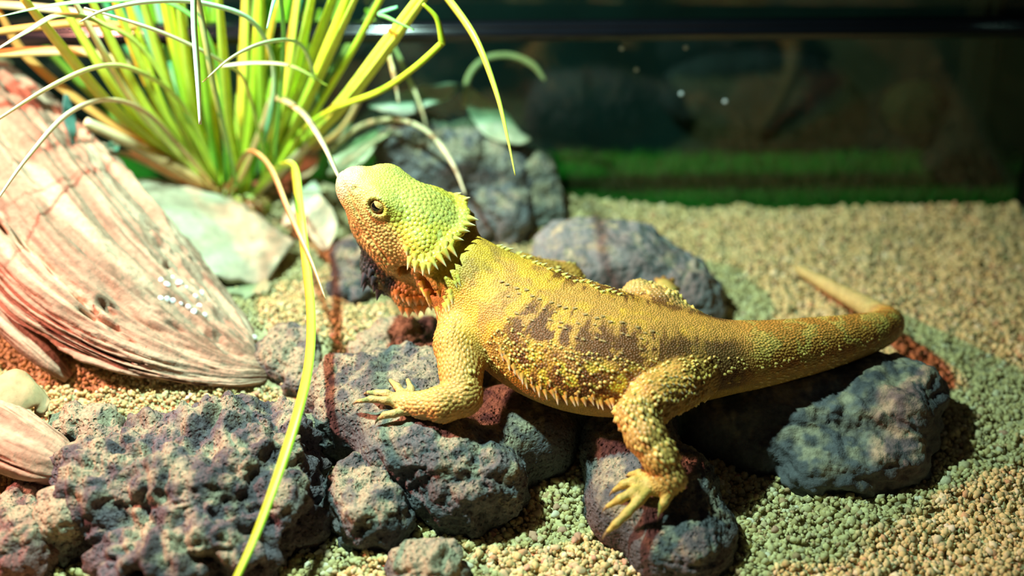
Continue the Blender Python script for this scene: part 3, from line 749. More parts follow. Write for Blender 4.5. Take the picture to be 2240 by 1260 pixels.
# --- spine: pixel u, v, height, half width, half height up, half height down (cm)
SPINE = [
    (958, 545, .0840, 1.35, 1.0, 1.9), (1010, 590, .0760, 1.70, 1.4, 2.0), (1062, 640, .0660, 2.15, 1.85, 2.0),
    (1120, 690, .0585, 2.70, 2.3, 2.1), (1190, 733, .0530, 3.10, 2.55, 2.15), (1270, 763, .0500, 3.25, 2.6, 2.15),
    (1350, 780, .0485, 3.10, 2.45, 2.05), (1430, 786, .0470, 2.65, 2.2, 1.85), (1505, 785, .0465, 2.10, 1.85, 1.6),
    (1575, 783, .0460, 1.70, 1.5, 1.4), (1660, 775, .0445, 1.45, 1.33, 1.25), (1755, 760, .0420, 1.24, 1.17, 1.1),
    (1845, 742, .0395, 1.02, 0.95, 0.9), (1915, 724, .0360, .78, .74, .7), (1944, 708, .0310, .60, .57, .55),
    (1928, 690, .0250, .46, .44, .42), (1880, 662, .0175, .37, .36, .34), (1810, 624, .0110, .28, .27, .26), (1742, 586, .0070, .15, .15, .14)]
_sp = np.array([np.r_[P(a, b, z), w, hu, hd] for a, b, z, w, hu, hd in SPINE])
SPN = 110
SPC = catmull(_sp, SPN)
SPT = np.gradient(SPC[:, :3], axis=0); SPT /= np.linalg.norm(SPT, axis=1)[:, None]      # towards the tail
SPS = np.cross(SPT, [0, 0, 1.0]); SPS /= np.linalg.norm(SPS, axis=1)[:, None]          # side
SPU = np.cross(SPS, SPT)
if (SPS[20] @ np.array([0, -1.0, 0])) < 0: SPS = -SPS                                   # left flank faces the camera
for i in range(SPN - 1):
    a, b = SPC[i], SPC[i + 1]
    FD.sweep_seg(a[:3], b[:3], SPS[i], SPU[i], a[3] * cm, b[3] * cm, a[4] * cm, b[4] * cm, a[5] * cm, b[5] * cm, 0.0035)

# --- head: forward, half width, up, down, centre height (cm)
HEAD = [(-1.3, 1.5, 1.0, 2.0, -0.1), (-0.3, 1.75, 1.25, 2.3, 0.0), (0.8, 1.75, 1.3, 2.1, 0.0), (1.9, 1.6, 1.25, 1.85, 0.05), (2.9, 1.36, 1.12, 1.55, 0.1),
        (3.6, 1.08, 0.90, 1.2, 0.06), (4.15, 0.84, 0.68, 0.95, 0.02), (4.5, 0.62, 0.48, 0.72, -.02), (4.68, 0.4, 0.32, 0.45, -.06)]
hs = catmull(HEAD, 30)
for a, b in zip(hs[:-1], hs[1:]):
    FD.sweep_seg(hp(a[0], 0, a[4]), hp(b[0], 0, b[4]), HL, HU, a[1] * cm, b[1] * cm, a[2] * cm, b[2] * cm, a[3] * cm, b[3] * cm, 0.003, 2.3)
HAX = [HF, HL, HU]
def hell(f, l, u, rf, rl, ru, k=.3, cut=False, tilt=0.0, yaw=0.0):
    for s in ((1, -1) if abs(l) > 1e-6 else (1,)):
        ct, st = math.cos(tilt), math.sin(tilt)
        F2 = HF * ct + HU * st; U2 = HU * ct - HF * st
        cy, sy = math.cos(yaw * s), math.sin(yaw * s)
        F3 = F2 * cy + HL * sy; L3 = HL * cy - F2 * sy
        FD.ellipsoid(hp(f, l * s, u), [F3, L3, U2], np.array([rf, rl, ru]) * cm, k * cm, cut)
hell(0.55, 0, 0.62, 1.75, 2.25, 0.95, .35)                 # broad skull cap
hell(0.30, 1.65, 0.22, 1.35, 0.86, 0.62, .25, yaw=-.35)     # temple flange
hell(-0.55, 1.0, 0.75, 0.8, 1.2, 0.62, .3)                 # rear corners of the cap
hell(3.15, 0.98, 0.92, 0.95, 0.36, 0.34, .35, yaw=-.22)    # brow ridges
hell(4.25, 0.0, 0.36, 0.45, 0.45, 0.22, .3)                   # snout top
hell(4.05, .46, 0.40, .3, .25, .2, .25)                    # nostril mounds
hell(1.55, 0.0, 1.05, .9, 1.1, .42, .5)                    # crown
hell(1.3, 1.15, -1.2, 1.5, 0.62, 0.85, .4, tilt=.25)       # cheeks
hell(2.0, 0.0, -1.75, 1.9, 1.0, 1.0, .6, tilt=.42)         # throat
hell(0.75, 0.0, -2.95, 1.45, 1.35, 1.28, .6, tilt=.5)       # puffed beard
hell(-0.65, .80, -2.75, 1.1, 1.0, 0.95, .4, tilt=.15)      # beard lobes
hell(-1.35, 1.45, -1.35, .55, .5, .5, .25)                 # neck pouch
hell(-1.9, 1.35, -0.75, .5, .45, .5, .3)
hell(-0.75, 2.0, -0.75, .75, .55, .34, .2, cut=True)       # hollow under the flange
hell(-1.25, 1.95, -0.25, .42, .75, .8, .18, cut=True)      # and behind it
# --- limbs (pixel u, v, height, radius in cm)
def limb(rows, k=0.004):
    pts = [(P(u, v, z), r * cm) for u, v, z, r in rows]
    FD.chain(pts, k)
    return pts
def mir(p, i):                       # mirror a point about the body's middle plane at spine sample i
    d = (p - SPC[i, :3]) @ SPS[i]
    return p - 2 * d * SPS[i]
ARM = limb([(1020, 700, .060, 1.25), (1003, 752, .0575, 0.98), (1008, 812, .052, 0.82), (1013, 868, .0468, 0.80)], .006)
FOREARM = limb([(1013, 868, .0468, 0.80), (968, 884, .0455, 0.76), (925, 886, .0435, .55), (893, 882, .0420, .46)], .003)
FZ = .0375
HAND = limb([(893, 880, .0415, .45), (880, 878, .040, .42)], .002)
FD.ellipsoid(P(885, 878, .0395), [[1, 0, 0], [0, 1, 0], [0, 0, 1]], np.array([.62, .62, .34]) * cm, .002)
FINGERS = [
    [(900, 868, .040, .175), (899, 850, .0405, .155), (892, 832, .0385, .12)],
    [(885, 866, .040, .18), (869, 846, .0412, .165), (854, 832, .0385, .11)],
    [(877, 874, .040, .18), (845, 861, .0420, .175), (825, 860, .0415, .155), (804, 859, .0385, .11)],
    [(876, 884, .040, .185), (845, 876, .0425, .175), (812, 873, .0425, .155), (783, 878, .0390, .11)],
    [(886, 900, .040, .185), (862, 905, .0410, .175), (842, 908, .0405, .15), (828, 917, .0375, .10)]]
FING = [limb(r, .0015) for r in FINGERS]
THIGH = limb([(1518, 818, .0490, 1.10), (1478, 842, .0515, 1.16), (1430, 872, .0530, 1.05), (1392, 905, .0515, .86)], .0022)
SHIN = limb([(1392, 905, .0515, .84), (1412, 952, .0470, .84), (1443, 1000, .0410, .74), (1471, 1046, .0345, .55)], .0022)
FOOT = limb([(1471, 1050, .0335, .50), (1448, 1058, .0315, .50), (1420, 1060, .0300, .46)], .003)
TOES = [
    [(1424, 1046, .0300, .24), (1400, 1036, .0310, .20), (1377, 1038, .0270, .13)],
    [(1418, 1054, .0300, .25), (1388, 1052, .0320, .21), (1365, 1060, .0305, .19), (1343, 1073, .0265, .12)],
    [(1414, 1062, .0300, .26), (1385, 1076, .0315, .22), (1357, 1092, .0300, .19), (1329, 1108, .0255, .12)],
    [(1420, 1068, .0300, .27), (1400, 1092, .0305, .23), (1370, 1125, .0280, .20), (1348, 1146, .0255, .17), (1329, 1163, .0225, .11)],
    [(1470, 1060, .0315, .26), (1462, 1082, .0300, .22), (1452, 1102, .0275, .19), (1444, 1119, .0245, .12)]]
TOE = [limb(r, .0015) for r in TOES]
# far legs, mirrored about the body
i_sh = int(np.argmin(np.linalg.norm(SPC[:, :3] - ARM[0][0], axis=1)))
FARARM = [(mir(p, i_sh), r) for p, r in ARM] + [(mir(p, i_sh) + np.array([.0, .0, -.004]), r) for p, r in FOREARM[1:]]
FD.chain(FARARM, .005)
_wr = FARARM[-1][0]
for k in range(5):
    a = math.radians(150 - 32 * k)
    tip = _wr + np.array([math.cos(a) * .017, math.sin(a) * .017, -.004])
    FD.chain([(_wr, .0028), ((_wr + tip) / 2 + np.array([0, 0, .002]), .0021), (tip, .0013)], .0015)
FARTHIGH = limb([(1490, 735, .050, 1.3), (1440, 690, .054, 1.2), (1398, 652, .0560, .82)], .005)
FARSHIN = limb([(1398, 652, .0560, .80), (1425, 660, .0500, .75), (1462, 668, .0400, .5)], .003)
FARFOOT = limb([(1462, 668, .0400, .5), (1462, 645, .0390, .45), (1450, 632, .0390, .42)], .002)
for tipuv in [(1436, 612, .0385), (1452, 608, .0385), (1472, 612, .038), (1484, 632, .038)]:
    FD.chain([(P(1455, 636, .039), .0026), (P((1455 + tipuv[0]) / 2, (636 + tipuv[1]) / 2, .0405), .0022), (P(*tipuv), .0013)], .0015)

# --- things found on the finished field: shoot pixels at it
def hit(u, v, t0=.45, t1=.9):
    d = ray(u, v)
    ts = np.arange(t0, t1, .0004)
    pts = CAM + d * ts[:, None]
    i = np.round((pts - FD.lo) / FD.h).astype(int)
    ok = np.all((i >= 0) & (i < np.array(FD.F.shape)), axis=1)
    val = np.ones(len(ts)); val[ok] = FD.F[i[ok, 0], i[ok, 1], i[ok, 2]]
    w = np.where(val < 0)[0]
    return pts[w[0]] if len(w) else None
def mirror_head(p):
    return p - 2 * ((p - HO) @ HL) * HL
EYE = hit(825, 452)
print('eye depth', depth_of(EYE), 'head coords', [(EYE - HO) @ a / cm for a in HAX])
EYE_N = unit(HL * .93 + HF * .22 + HU * .22)
for p, n in ((EYE, EYE_N), (mirror_head(EYE), EYE_N - 2 * (EYE_N @ HL) * HL)):
    FD.cone(p + n * .001, p + n * .004, .0036, .0042, .0014, cut=True)
    A1 = unit(np.cross(n, HU)); A2 = np.cross(n, A1)
    ring = [p + n * .0002 + (A1 * math.cos(t) * .0050 + A2 * math.sin(t) * .0041) for t in np.linspace(0, 2 * math.pi, 15)]
    for a, b in zip(ring[:-1], ring[1:]): FD.cone(a, b, .0009, .0009, .0012)
CREASE = [hit(*q) for q in [(1046, 478), (1030, 506), (1010, 536), (990, 562), (968, 586), (950, 602)]]
RIM = [hit(*q) for q in [(1030, 458), (1018, 488), (1000, 514), (980, 540), (958, 564), (934, 580), (908, 576)]]
RIM = [r_ for r_ in RIM if r_ is not None]
for a, b in zip(RIM[:-1], RIM[1:]):
    for f in (lambda p: p, mirror_head): FD.cone(f(a), f(b), .0022, .0022, .003)
for a, b in zip(CREASE[:-1], CREASE[1:]):
    if a is None or b is None: continue
    for f in (lambda p: p, mirror_head): FD.cone(f(a), f(b), .0026, .0026, .0022, cut=True)
mouth = [hit(*q) for q in [(752, 404), (764, 432), (779, 462), (796, 494), (812, 524), (828, 548), (846, 566)]]
MOUTH = [m_ for m_ in mouth if m_ is not None]
for a, b in zip(mouth[:-1], mouth[1:]):
    if a is None or b is None: continue
    for f in (lambda p: p, mirror_head): FD.cone(f(a), f(b), .0009, .0009, .0009, cut=True)
EAR = hit(883, 592)
for p, n in ((EAR, HL), (mirror_head(EAR), -HL)):
    FD.ellipsoid(p, [unit(HF * .3 - HU), unit(HF + HU * .3), n], (.0040, .0024, .0065), .0007, cut=True)
NOS = hit(777, 413)
for p in (NOS, mirror_head(NOS)): FD.cone(p, p, .0011, .0011, .0008, cut=True)

DV, DQ = FD.mesh(2)
DV, DQ = largest_part(DV, DQ)
DN = normals_of(DV, DQ)
print('dragon verts', len(DV))

# --- anatomy coordinates of any point: spine parameter, around-angle, distances to limbs
def seg_dist(p, pts):
    """distance relative to radius, and 0..1 position along a chain"""
    best = np.full(len(p), 9.0); par = np.zeros(len(p)); dirs = np.zeros((len(p), 3))
    n = len(pts) - 1
    for k in range(n):
        (a, ra), (b, rb) = pts[k], pts[k + 1]
        ab = b - a; t = np.clip(((p - a) @ ab) / (ab @ ab), 0, 1)
        d = np.linalg.norm(p - a - t[:, None] * ab, axis=1) - (ra + (rb - ra) * t)
        m = d < best
        best[m] = d[m]; par[m] = (k + t[m]) / n; dirs[m] = unit(ab)
    return best, par, dirs
def anatomy(p):
    r = {}
    d2 = np.full(len(p), 9.0); si = np.zeros(len(p), int)
    for i in range(SPN):
        d = ((p - SPC[i, :3]) ** 2).sum(1)
        m = d < d2; d2[m] = d[m]; si[m] = i
    rel = p - SPC[si, :3]
    seg = np.r_[np.linalg.norm(np.diff(SPC[:, :3], axis=0), axis=1), .003]
    r['si'] = si; r['s'] = (si + np.clip((rel * SPT[si]).sum(1) / seg[si], -.6, .6)) / (SPN - 1)
    x = (rel * SPS[si]).sum(1) / (SPC[si, 3] * cm); y = (rel * SPU[si]).sum(1) / (np.where((rel * SPU[si]).sum(1) > 0, SPC[si, 4], SPC[si, 5]) * cm)
    r['ang'] = np.arctan2(np.abs(x), y)            # 0 on the back, pi on the belly
    r['dspine'] = np.sqrt(x * x + y * y)
    q = (p - HO) @ np.array(HAX).T / cm
    r['h'] = q
    r['head'] = sstep(-1.5, -.6, q[:, 0] - .25 * q[:, 1] * 0 + np.maximum(0, -q[:, 2] - .8) * .55)
    r['head'] = r['head'] * sstep(-5.9, -5.0, q[:, 2])
    best = {}
    for nm, ch in (('arm', ARM), ('fore', FOREARM), ('thigh', THIGH), ('shin', SHIN), ('farthigh', FARTHIGH), ('farshin', FARSHIN), ('fararm', FARARM)):
        best[nm] = seg_dist(p, ch)
    for nm, lst in (('fing', FING + [HAND]), ('toe', TOE + [FOOT, FARFOOT])):
        bb = [seg_dist(p, ch) for ch in lst]
        k = np.argmin([b[0] for b in bb], axis=0); ar = np.arange(len(p))
        best[nm] = tuple(np.array([b[j] for b in bb])[k, ar] for j in range(3))
    r['limbs'] = best
    dl = np.minimum(np.minimum(best['fing'][0], best['fore'][0]), best['arm'][0] + .001)
    r['head'] = r['head'] * sstep(.0012, .0035, dl)
    return r
BROWN = (.13, .040, .008); YEL = (.80, .60, .10); OLIVE = (.62, .315, .06); ORANGE = (.80, .30, .05); TAN = (.62, .42, .13)
CREAM = (.80, .66, .36)
def dragon_color(p, n, A=None):
    A = A or anatomy(p)
    N = len(p)
    s, ang = A['s'], A['ang']
    n1 = fbm(p * 160, 3, 3); n2 = fbm(p * 420, 3, 8); n3 = vnoise(p * 900, 5)
    trunk = 1 - sstep(.49, .55, s)
    c = np.tile(np.array(OLIVE), (N, 1))
    c = mixc(c, (.82, .44, .045), sstep(.1, .5, n1 * .6 + .50 - s * 1.1))
    # dark broken bars from the back down each flank
    st = fbm(np.stack([s * 150, ang * 3.2, A['si'] * 0.0], 1), 3, 51)
    bars = np.sin(s * 66 + n1 * 2.6 + ang * .9 - .6) * .7 + st * 1.5
    dark = sstep(-.25, .5, bars + n2 * 1.3 + .22 + (s - .23) * 2.6) * sstep(.20, .52, ang + .3 * st) * sstep(.12, .2, s) * trunk
    c = mixc(c, BROWN, dark * .92)
    low = sstep(.80, 1.05, ang) * sstep(.17, .24, s) * trunk
    c = mixc(c, (.20, .065, .012), low * sstep(-.45, .1, n2) * .85)
    c = mixc(c, (.86, .62, .06), low * sstep(.02, .30, fbm(p * 230, 2, 21) + .62 - s * 2.2) * .92)
    rear = sstep(.36, .46, s) * trunk * sstep(.3, .6, ang)
    c = mixc(c, (.20, .105, .03), rear * np.clip(.6 + .6 * n2, 0, 1))
    # tail bands
    tb = .65 * sstep(-.1, .9, np.sin(s * 118 + n1 * 3.5 + n2 * 1.5)) * sstep(.50, .56, s)
    c = mixc(c, (.58, .26, .045), sstep(.50, .56, s) * .85 * np.ones(N))
    c = mixc(c, (.74, .58, .13), tb * (1 - sstep(1.2, 1.9, ang)))
    c = mixc(c, (.70, .40, .07), sstep(1.2, 1.6, ang) * sstep(.5, .56, s) * .6)
    c = mixc(c, (.62, .52, .2), sstep(.80, .86, s) * .9)
    # belly
    belly = sstep(1.62, 1.80, ang) * (1 - sstep(.6, .75, s))
    c = mixc(c, (.60, .36, .08), belly)
    # shoulder / throat side warm
    c = mixc(c, (.62, .34, .07), sstep(1.2, 1.6, ang) * (1 - sstep(.17, .26, s)))
    # head: partly pigment; lime top and orange lower face also paint in lamp light
    hd = A['head']; q = A['h']
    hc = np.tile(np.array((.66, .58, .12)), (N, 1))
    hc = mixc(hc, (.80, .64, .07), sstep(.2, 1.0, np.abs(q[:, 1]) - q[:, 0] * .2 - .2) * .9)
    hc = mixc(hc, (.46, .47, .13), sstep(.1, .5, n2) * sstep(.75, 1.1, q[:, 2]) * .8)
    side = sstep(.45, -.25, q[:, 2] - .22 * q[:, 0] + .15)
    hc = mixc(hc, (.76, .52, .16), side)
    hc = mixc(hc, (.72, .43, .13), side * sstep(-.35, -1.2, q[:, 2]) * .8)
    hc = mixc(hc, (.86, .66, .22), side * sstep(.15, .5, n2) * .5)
    # lips and chin pale, beard edge black
    hc = mixc(hc, (.70, .55, .50), sstep(4.4, 4.8, q[:, 0]) * side * .4)
    bl = sstep(1.55, 1.05, np.abs(q[:, 1]) + .25 * n1) * sstep(-1.7, -2.5, q[:, 2]) * sstep(-.9, .1, q[:, 0])
    hc = mixc(hc, (.035, .035, .042), np.clip(bl * 1.3, 0, 1))
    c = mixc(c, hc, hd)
    # limbs
    L = A['limbs']
    dtr = np.maximum(A['dspine'] - 1, 0)
    def on(nm, w=.0022):
        return sstep(w, 0, L[nm][0])
    off = sstep(.98, 1.12, A['dspine'])
    am = on('arm') * off
    ac = mixc(np.tile(np.array((.72, .36, .08)), (N, 1)), (.66, .40, .11), sstep(.3, .9, L['arm'][1]))
    c = mixc(c, ac, am)
    fc = mixc(np.tile(np.array((.68, .39, .10)), (N, 1)), (.66, .45, .14), sstep(.15, .8, L['fore'][1]))
    c = mixc(c, fc, on('fore') * off)
    c = mixc(c, (.62, .46, .17), on('fing', .0015))
    tc_ = mixc(np.tile(np.array((.66, .43, .09)), (N, 1)), (.45, .2, .04), sstep(.1, .6, n2) * .7)
    c = mixc(c, tc_ * np.array([1.0, .88, .9]), on('thigh') * sstep(1.0, 1.12, A['dspine']))
    c = mixc(c, (.60, .36, .09), on('shin') * off)
    c = mixc(c, (.60, .46, .11), on('toe', .0015))
    c = mixc(c, (.74, .46, .14), on('farthigh') * off); c = mixc(c, (.62, .42, .14), on('farshin') * off)
    c = mixc(c, ORANGE, on('fararm') * off * .6)
    c = c * (1 + .22 * n2 + .12 * n3)[:, None]
    return np.clip(c * .76, .004, .95)

DA = anatomy(DV)
skin_mat = mat('lizard_skin', attr=True, rough=.55, spec=.35, noise_amt=.12, noise_scale=900, bump=(('voronoi', 1100, .5, .0004),), sss=.08)
scale_mat = mat('lizard_scale', attr=True, rough=.42, spec=.45, noise_amt=.10, noise_scale=1500, bump=(('noise', 1800, .3, .0003),), sss=.05)
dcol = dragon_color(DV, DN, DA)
base = P(1250, 900, 0.02)
dragon = link('bearded_lizard', None, label='orange and yellow spiny bearded lizard lying across the lava rocks', cat='lizard', loc=base)
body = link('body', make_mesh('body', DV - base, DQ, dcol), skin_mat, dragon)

# --- scales: small domes and keels all over the skin
tri = np.concatenate([DQ[:, [0, 1, 2]], DQ[:, [0, 2, 3]]])
ta = np.linalg.norm(np.cross(DV[tri[:, 1]] - DV[tri[:, 0]], DV[tri[:, 2]] - DV[tri[:, 0]]), axis=1)
NC = 420000
ti = rng.choice(len(tri), NC, p=ta / ta.sum())
b1, b2 = rng.random(NC), rng.random(NC)
fl = b1 + b2 > 1; b1[fl] = 1 - b1[fl]; b2[fl] = 1 - b2[fl]
SPp = DV[tri[ti, 0]] * (1 - b1 - b2)[:, None] + DV[tri[ti, 1]] * b1[:, None] + DV[tri[ti, 2]] * b2[:, None]
SNn = DN[tri[ti, 0]] * (1 - b1 - b2)[:, None] + DN[tri[ti, 1]] * b1[:, None] + DN[tri[ti, 2]] * b2[:, None]
SNn /= np.linalg.norm(SNn, axis=1)[:, None] + 1e-9
SA = anatomy(SPp)
q = SA['h']; hd = SA['head']
Lm = SA['limbs']
off = SA['dspine'] > 1.08
typ = np.zeros(NC, int)                       # 0 fine trunk scale
rad = np.full(NC, .00056)
rear = SPT[SA['si']].copy()
tail = SA['s'] > .53
rad[tail] = .00070; typ[tail] = 1
rad[SA['s'] > .75] = .0006
low = (SA['ang'] > .9) & (SA['ang'] < 1.7) & (SA['s'] > .2) & (SA['s'] < .5)
rad[low] = .00072
bel = (SA['ang'] > 1.85) & (SA['s'] < .6)
rad[bel] = .00060
ish = hd > .5
top = ish & (q[:, 2] - .22 * q[:, 0] > -.25)
rear[ish] = -HF
rad[ish] = .00092; typ[ish] = 0
rad[top] = .00118
rad[top & (q[:, 0] > 2.6)] = .00085
rad[ish & (q[:, 0] > 3.7)] = .0006
jow = ish & (q[:, 2] < -1.1)
rad[jow] = .00112; typ[jow] = 1
rear[jow] = unit(-HF * .5 - HU)
for nm, r_, t_ in (('arm', .0010, 1), ('fore', .0010, 1), ('thigh', .00100, 1), ('shin', .00115, 1), ('farthigh', .0010, 1), ('farshin', .0010, 1), ('fararm', .001, 1)):
    m = (Lm[nm][0] < .0018) & off & ~ish
    rad[m] = r_; typ[m] = t_; rear[m] = Lm[nm][2][m]
skipf = np.zeros(NC, bool)
for nm in ('fing', 'toe'):
    m = (Lm[nm][0] < .0012) & off & ~ish
    skipf |= m & (Lm[nm][0] < .0006)
de = np.minimum(np.linalg.norm(SPp - EYE, axis=1), np.linalg.norm(SPp - mirror_head(EYE), axis=1))
rad[de < .009] = np.minimum(rad[de < .009], .00060)
skip = skipf | (de < .0036) | (np.linalg.norm(SPp - EAR, axis=1) < .0036) | (np.linalg.norm(SPp - NOS, axis=1) < .0014)
mp = [m_ for m_ in mouth if m_ is not None]
dm_, _, _ = seg_dist(SPp, [(m_, 0.0) for m_ in mp])
skip |= dm_ < .0009
cellS = .0026
grid = {}
keep = []
order = rng.permutation(NC)
pl = SPp.tolist(); rl = (rad * 1.62).tolist(); kl = np.floor(SPp / cellS).astype(int).tolist(); skl = skip.tolist()
NB = [(a, b, c) for a in (-1, 0, 1) for b in (-1, 0, 1) for c in (-1, 0, 1)]
for i in order.tolist():
    if skl[i]: continue
    x, y, z = pl[i]; r = rl[i]; r2 = r * r; kx, ky, kz = kl[i]
    ok = True
    for a, b, c in NB:
        lst = grid.get((kx + a, ky + b, kz + c))
        if lst:
            for X, Y, Z in lst:
                if (X - x) ** 2 + (Y - y) ** 2 + (Z - z) ** 2 < r2: ok = False; break
            if not ok: break
    if ok:
        grid.setdefault((kx, ky, kz), []).append((x, y, z)); keep.append(i)
keep = np.array(keep)
print('scales', len(keep))
kp, kn, kr, kt = SPp[keep], SNn[keep], rad[keep], typ[keep]
kx_ = rear[keep] - (rear[keep] * kn).sum(1)[:, None] * kn
kx_ /= np.linalg.norm(kx_, axis=1)[:, None] + 1e-9
ky_ = np.cross(kn, kx_)
hexa = np.arange(6) * math.pi / 3
T0 = np.array([(math.cos(a) * 1.12, math.sin(a) * 1.12, -.20) for a in hexa] + [(math.cos(a) * .93, math.sin(a) * .93, .10) for a in hexa] + [(0.28, 0, .27)])
T1 = T0.copy()
T1[0] = (1.75, 0, .22); T1[6] = (1.35, 0, .46); T1[3] = (-1.1, 0, -.4); T1[9] = (-.7, 0, .02); T1[12] = (.3, 0, .34)
T1[1] = (.75, .85, -.05); T1[5] = (.75, -.85, -.05); T1[7] = (.6, .5, .22); T1[11] = (.6, -.5, .22)
faces = []
for k in range(6):
    a, b = k, (k + 1) % 6
    faces += [(a, b, 6 + b), (a, 6 + b, 6 + a), (6 + a, 6 + b, 12)]
faces = np.array(faces)
TT = np.where(kt[:, None, None] == 1, T1[None], T0[None]) * (kr * rng.uniform(.88, 1.1, len(kr)))[:, None, None]
TT[:, :, 2] *= rng.uniform(.75, 1.25, len(kr))[:, None]
TT[kr < .0005, :, 2] *= .55
TT[(hd[keep] > .5) & (kt == 0), :, 2] *= .72
# tubercles: some flank scales stand up as pale cones
kA_ang, kA_s = SA['ang'][keep], SA['s'][keep]
tub = (rng.random(len(keep)) < .16) & (((kA_ang > .75) & (kA_ang < 1.65) & (kA_s > .17) & (kA_s < .52)) | ((kA_s > .53) & (kA_s < .7) & (kA_ang > 1.0) & (kA_ang < 2))) & (hd[keep] < .3)
tub |= (rng.random(len(keep)) < .14) & (Lm['thigh'][0][keep] < .0018) & off[keep]
TT[tub] *= np.array([1.25, 1.25, 2.2])
TT[tub, 12, 0] += kr[tub] * .9; TT[tub, 12, 2] += kr[tub] * .7
SV = kp[:, None, :] + TT[:, :, 0:1] * kx_[:, None, :] + TT[:, :, 1:2] * ky_[:, None, :] + TT[:, :, 2:3] * kn[:, None, :]
Acol = {k: (v[keep] if isinstance(v, np.ndarray) else {a: tuple(b[keep] for b in t) for a, t in v.items()}) for k, v in SA.items()}
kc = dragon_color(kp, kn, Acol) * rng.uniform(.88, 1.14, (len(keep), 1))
kc[tub] = kc[tub] * .45 + np.array((.80, .52, .10)) * .55
SC = np.repeat(kc[:, None, :], 13, axis=1)
SC[tub, 12] = (.84, .66, .28)
SFc = (faces[None] + (np.arange(len(keep)) * 13)[:, None, None]).reshape(-1, 3)
scales = link('scale_cover', make_mesh('scale_cover', SV.reshape(-1, 3) - base, SFc, np.clip(SC.reshape(-1, 3), 0, 1)), scale_mat, dragon, kind='stuff')

# --- spikes: single pointed scales along the edges, each a part
bvh = BVHTree.FromPolygons(DV.tolist(), DQ.tolist())
def surf(u, v):
    d = ray(u, v)
    h = bvh.ray_cast(Vector(CAM), Vector(unit(d)))
    return (np.array(h[0]), np.array(h[1])) if h[0] is not None else (None, None)
def spike_mesh(name, tipcol, basecol, bend=.25, nseg=7):
    vs, fs, cs = [], [], []
    prof = [(0, 1.0), (.18, .86), (.42, .60), (.7, .30), (.9, .11)]
    for t, r in prof:
        for k in range(nseg):
            a = 2 * math.pi * k / nseg
            vs.append((math.cos(a) * r + bend * 3 * t * t, math.sin(a) * r, t)); cs.append(mix(np.array(basecol), np.array(tipcol), sstep(.3, .95, t)))
    vs.append((bend * 3, 0, 1.0)); cs.append(np.array(tipcol))
    for i in range(len(prof) - 1):
        for k in range(nseg):
            fs.append((i * nseg + k, i * nseg + (k + 1) % nseg, (i + 1) * nseg + (k + 1) % nseg, (i + 1) * nseg + k))
    l = (len(prof) - 1) * nseg
    for k in range(nseg): fs.append((l + k, l + (k + 1) % nseg, len(vs) - 1))
    return make_mesh(name, np.array(vs), fs, np.array(cs))
SPK = {'yellow': spike_mesh('spike_yellow', (.92, .86, .60), (.80, .64, .10)),
       'orange': spike_mesh('spike_orange', (.88, .70, .45), (.78, .40, .10)),
       'black': spike_mesh('spike_black', (.07, .07, .085), (.035, .035, .045)),
       'brown': spike_mesh('spike_brown', (.62, .46, .22), (.34, .20, .055)),
       'flank': spike_mesh('spike_flank', (.95, .88, .66), (.72, .36, .06))}
for m_ in SPK.values(): m_.materials.append(scale_mat)
nspike = 0
def spike(p, direction, length, radius, kind, curl=None):
    global nspike
    z = unit(direction)
    x = np.asarray(curl if curl is not None else (0, 0, -1.0), float); x = unit(x - (x @ z) * z)
    y = np.cross(z, x)
    M = Matrix([[x[k] * radius, y[k] * radius, z[k] * length, (p - base - z * length * .12)[k]] for k in range(3)] + [[0, 0, 0, 1]])
    o = bpy.data.objects.new('spike', SPK[kind]); C.objects.link(o)
    o.parent = dragon; o.matrix_local = M
    nspike += 1
RIGHT = np.array([1.0, 0, 0]); UPI = np.array([0, SP, CP])
def idir(dx, dy):                    # a direction in the picture (px right, px down) as a world direction in the view plane
    return unit(RIGHT * dx - UPI * dy)
def spike_row(pix, dirs, length, radius, kind, nw=.5, jit=1.5):
    n = len(pix)
    for k, (u, v) in enumerate(pix):
        p, nrm = surf(u + random.gauss(0, jit), v + random.gauss(0, jit))
        if p is None: continue
        dd = dirs[k] if isinstance(dirs, list) else dirs
        d = unit(idir(*dd) + nrm * nw)
        spike(p, d, length * random.uniform(.85, 1.12), radius * random.uniform(.9, 1.1), kind)
def along(pts, n):
    return [tuple(x) for x in catmull(pts, n)]
# rear and lower edge of the skull cap
spike_row(along([(898, 566), (912, 576), (926, 582), (942, 578)], 4), (-.1, 1), .0058, .0020, 'yellow', .35)
spike_row(along([(946, 572), (966, 556), (984, 540)], 4), (.8, .9), .0062, .0019, 'yellow', .3)
spike_row(along([(996, 522), (1012, 500), (1024, 480), (1030, 462)], 5), (1, .1), .0054, .0017, 'yellow', .25)
spike_row(along([(890, 545), (915, 562), (940, 560), (965, 540), (985, 520)], 7), (.3, .9), .0036, .0018, 'yellow', .6)
spike_row(along([(1030, 455), (1022, 442), (1005, 428), (985, 416)], 5), (1, -.5), .0036, .0014, 'yellow', .3)
# far side of the nape
spike_row([(1046, 492), (1052, 498), (1060, 510), (1066, 520), (1040, 484), (1084, 532), (1108, 548)], (1, -.25), .0050, .0015, 'yellow', .3)
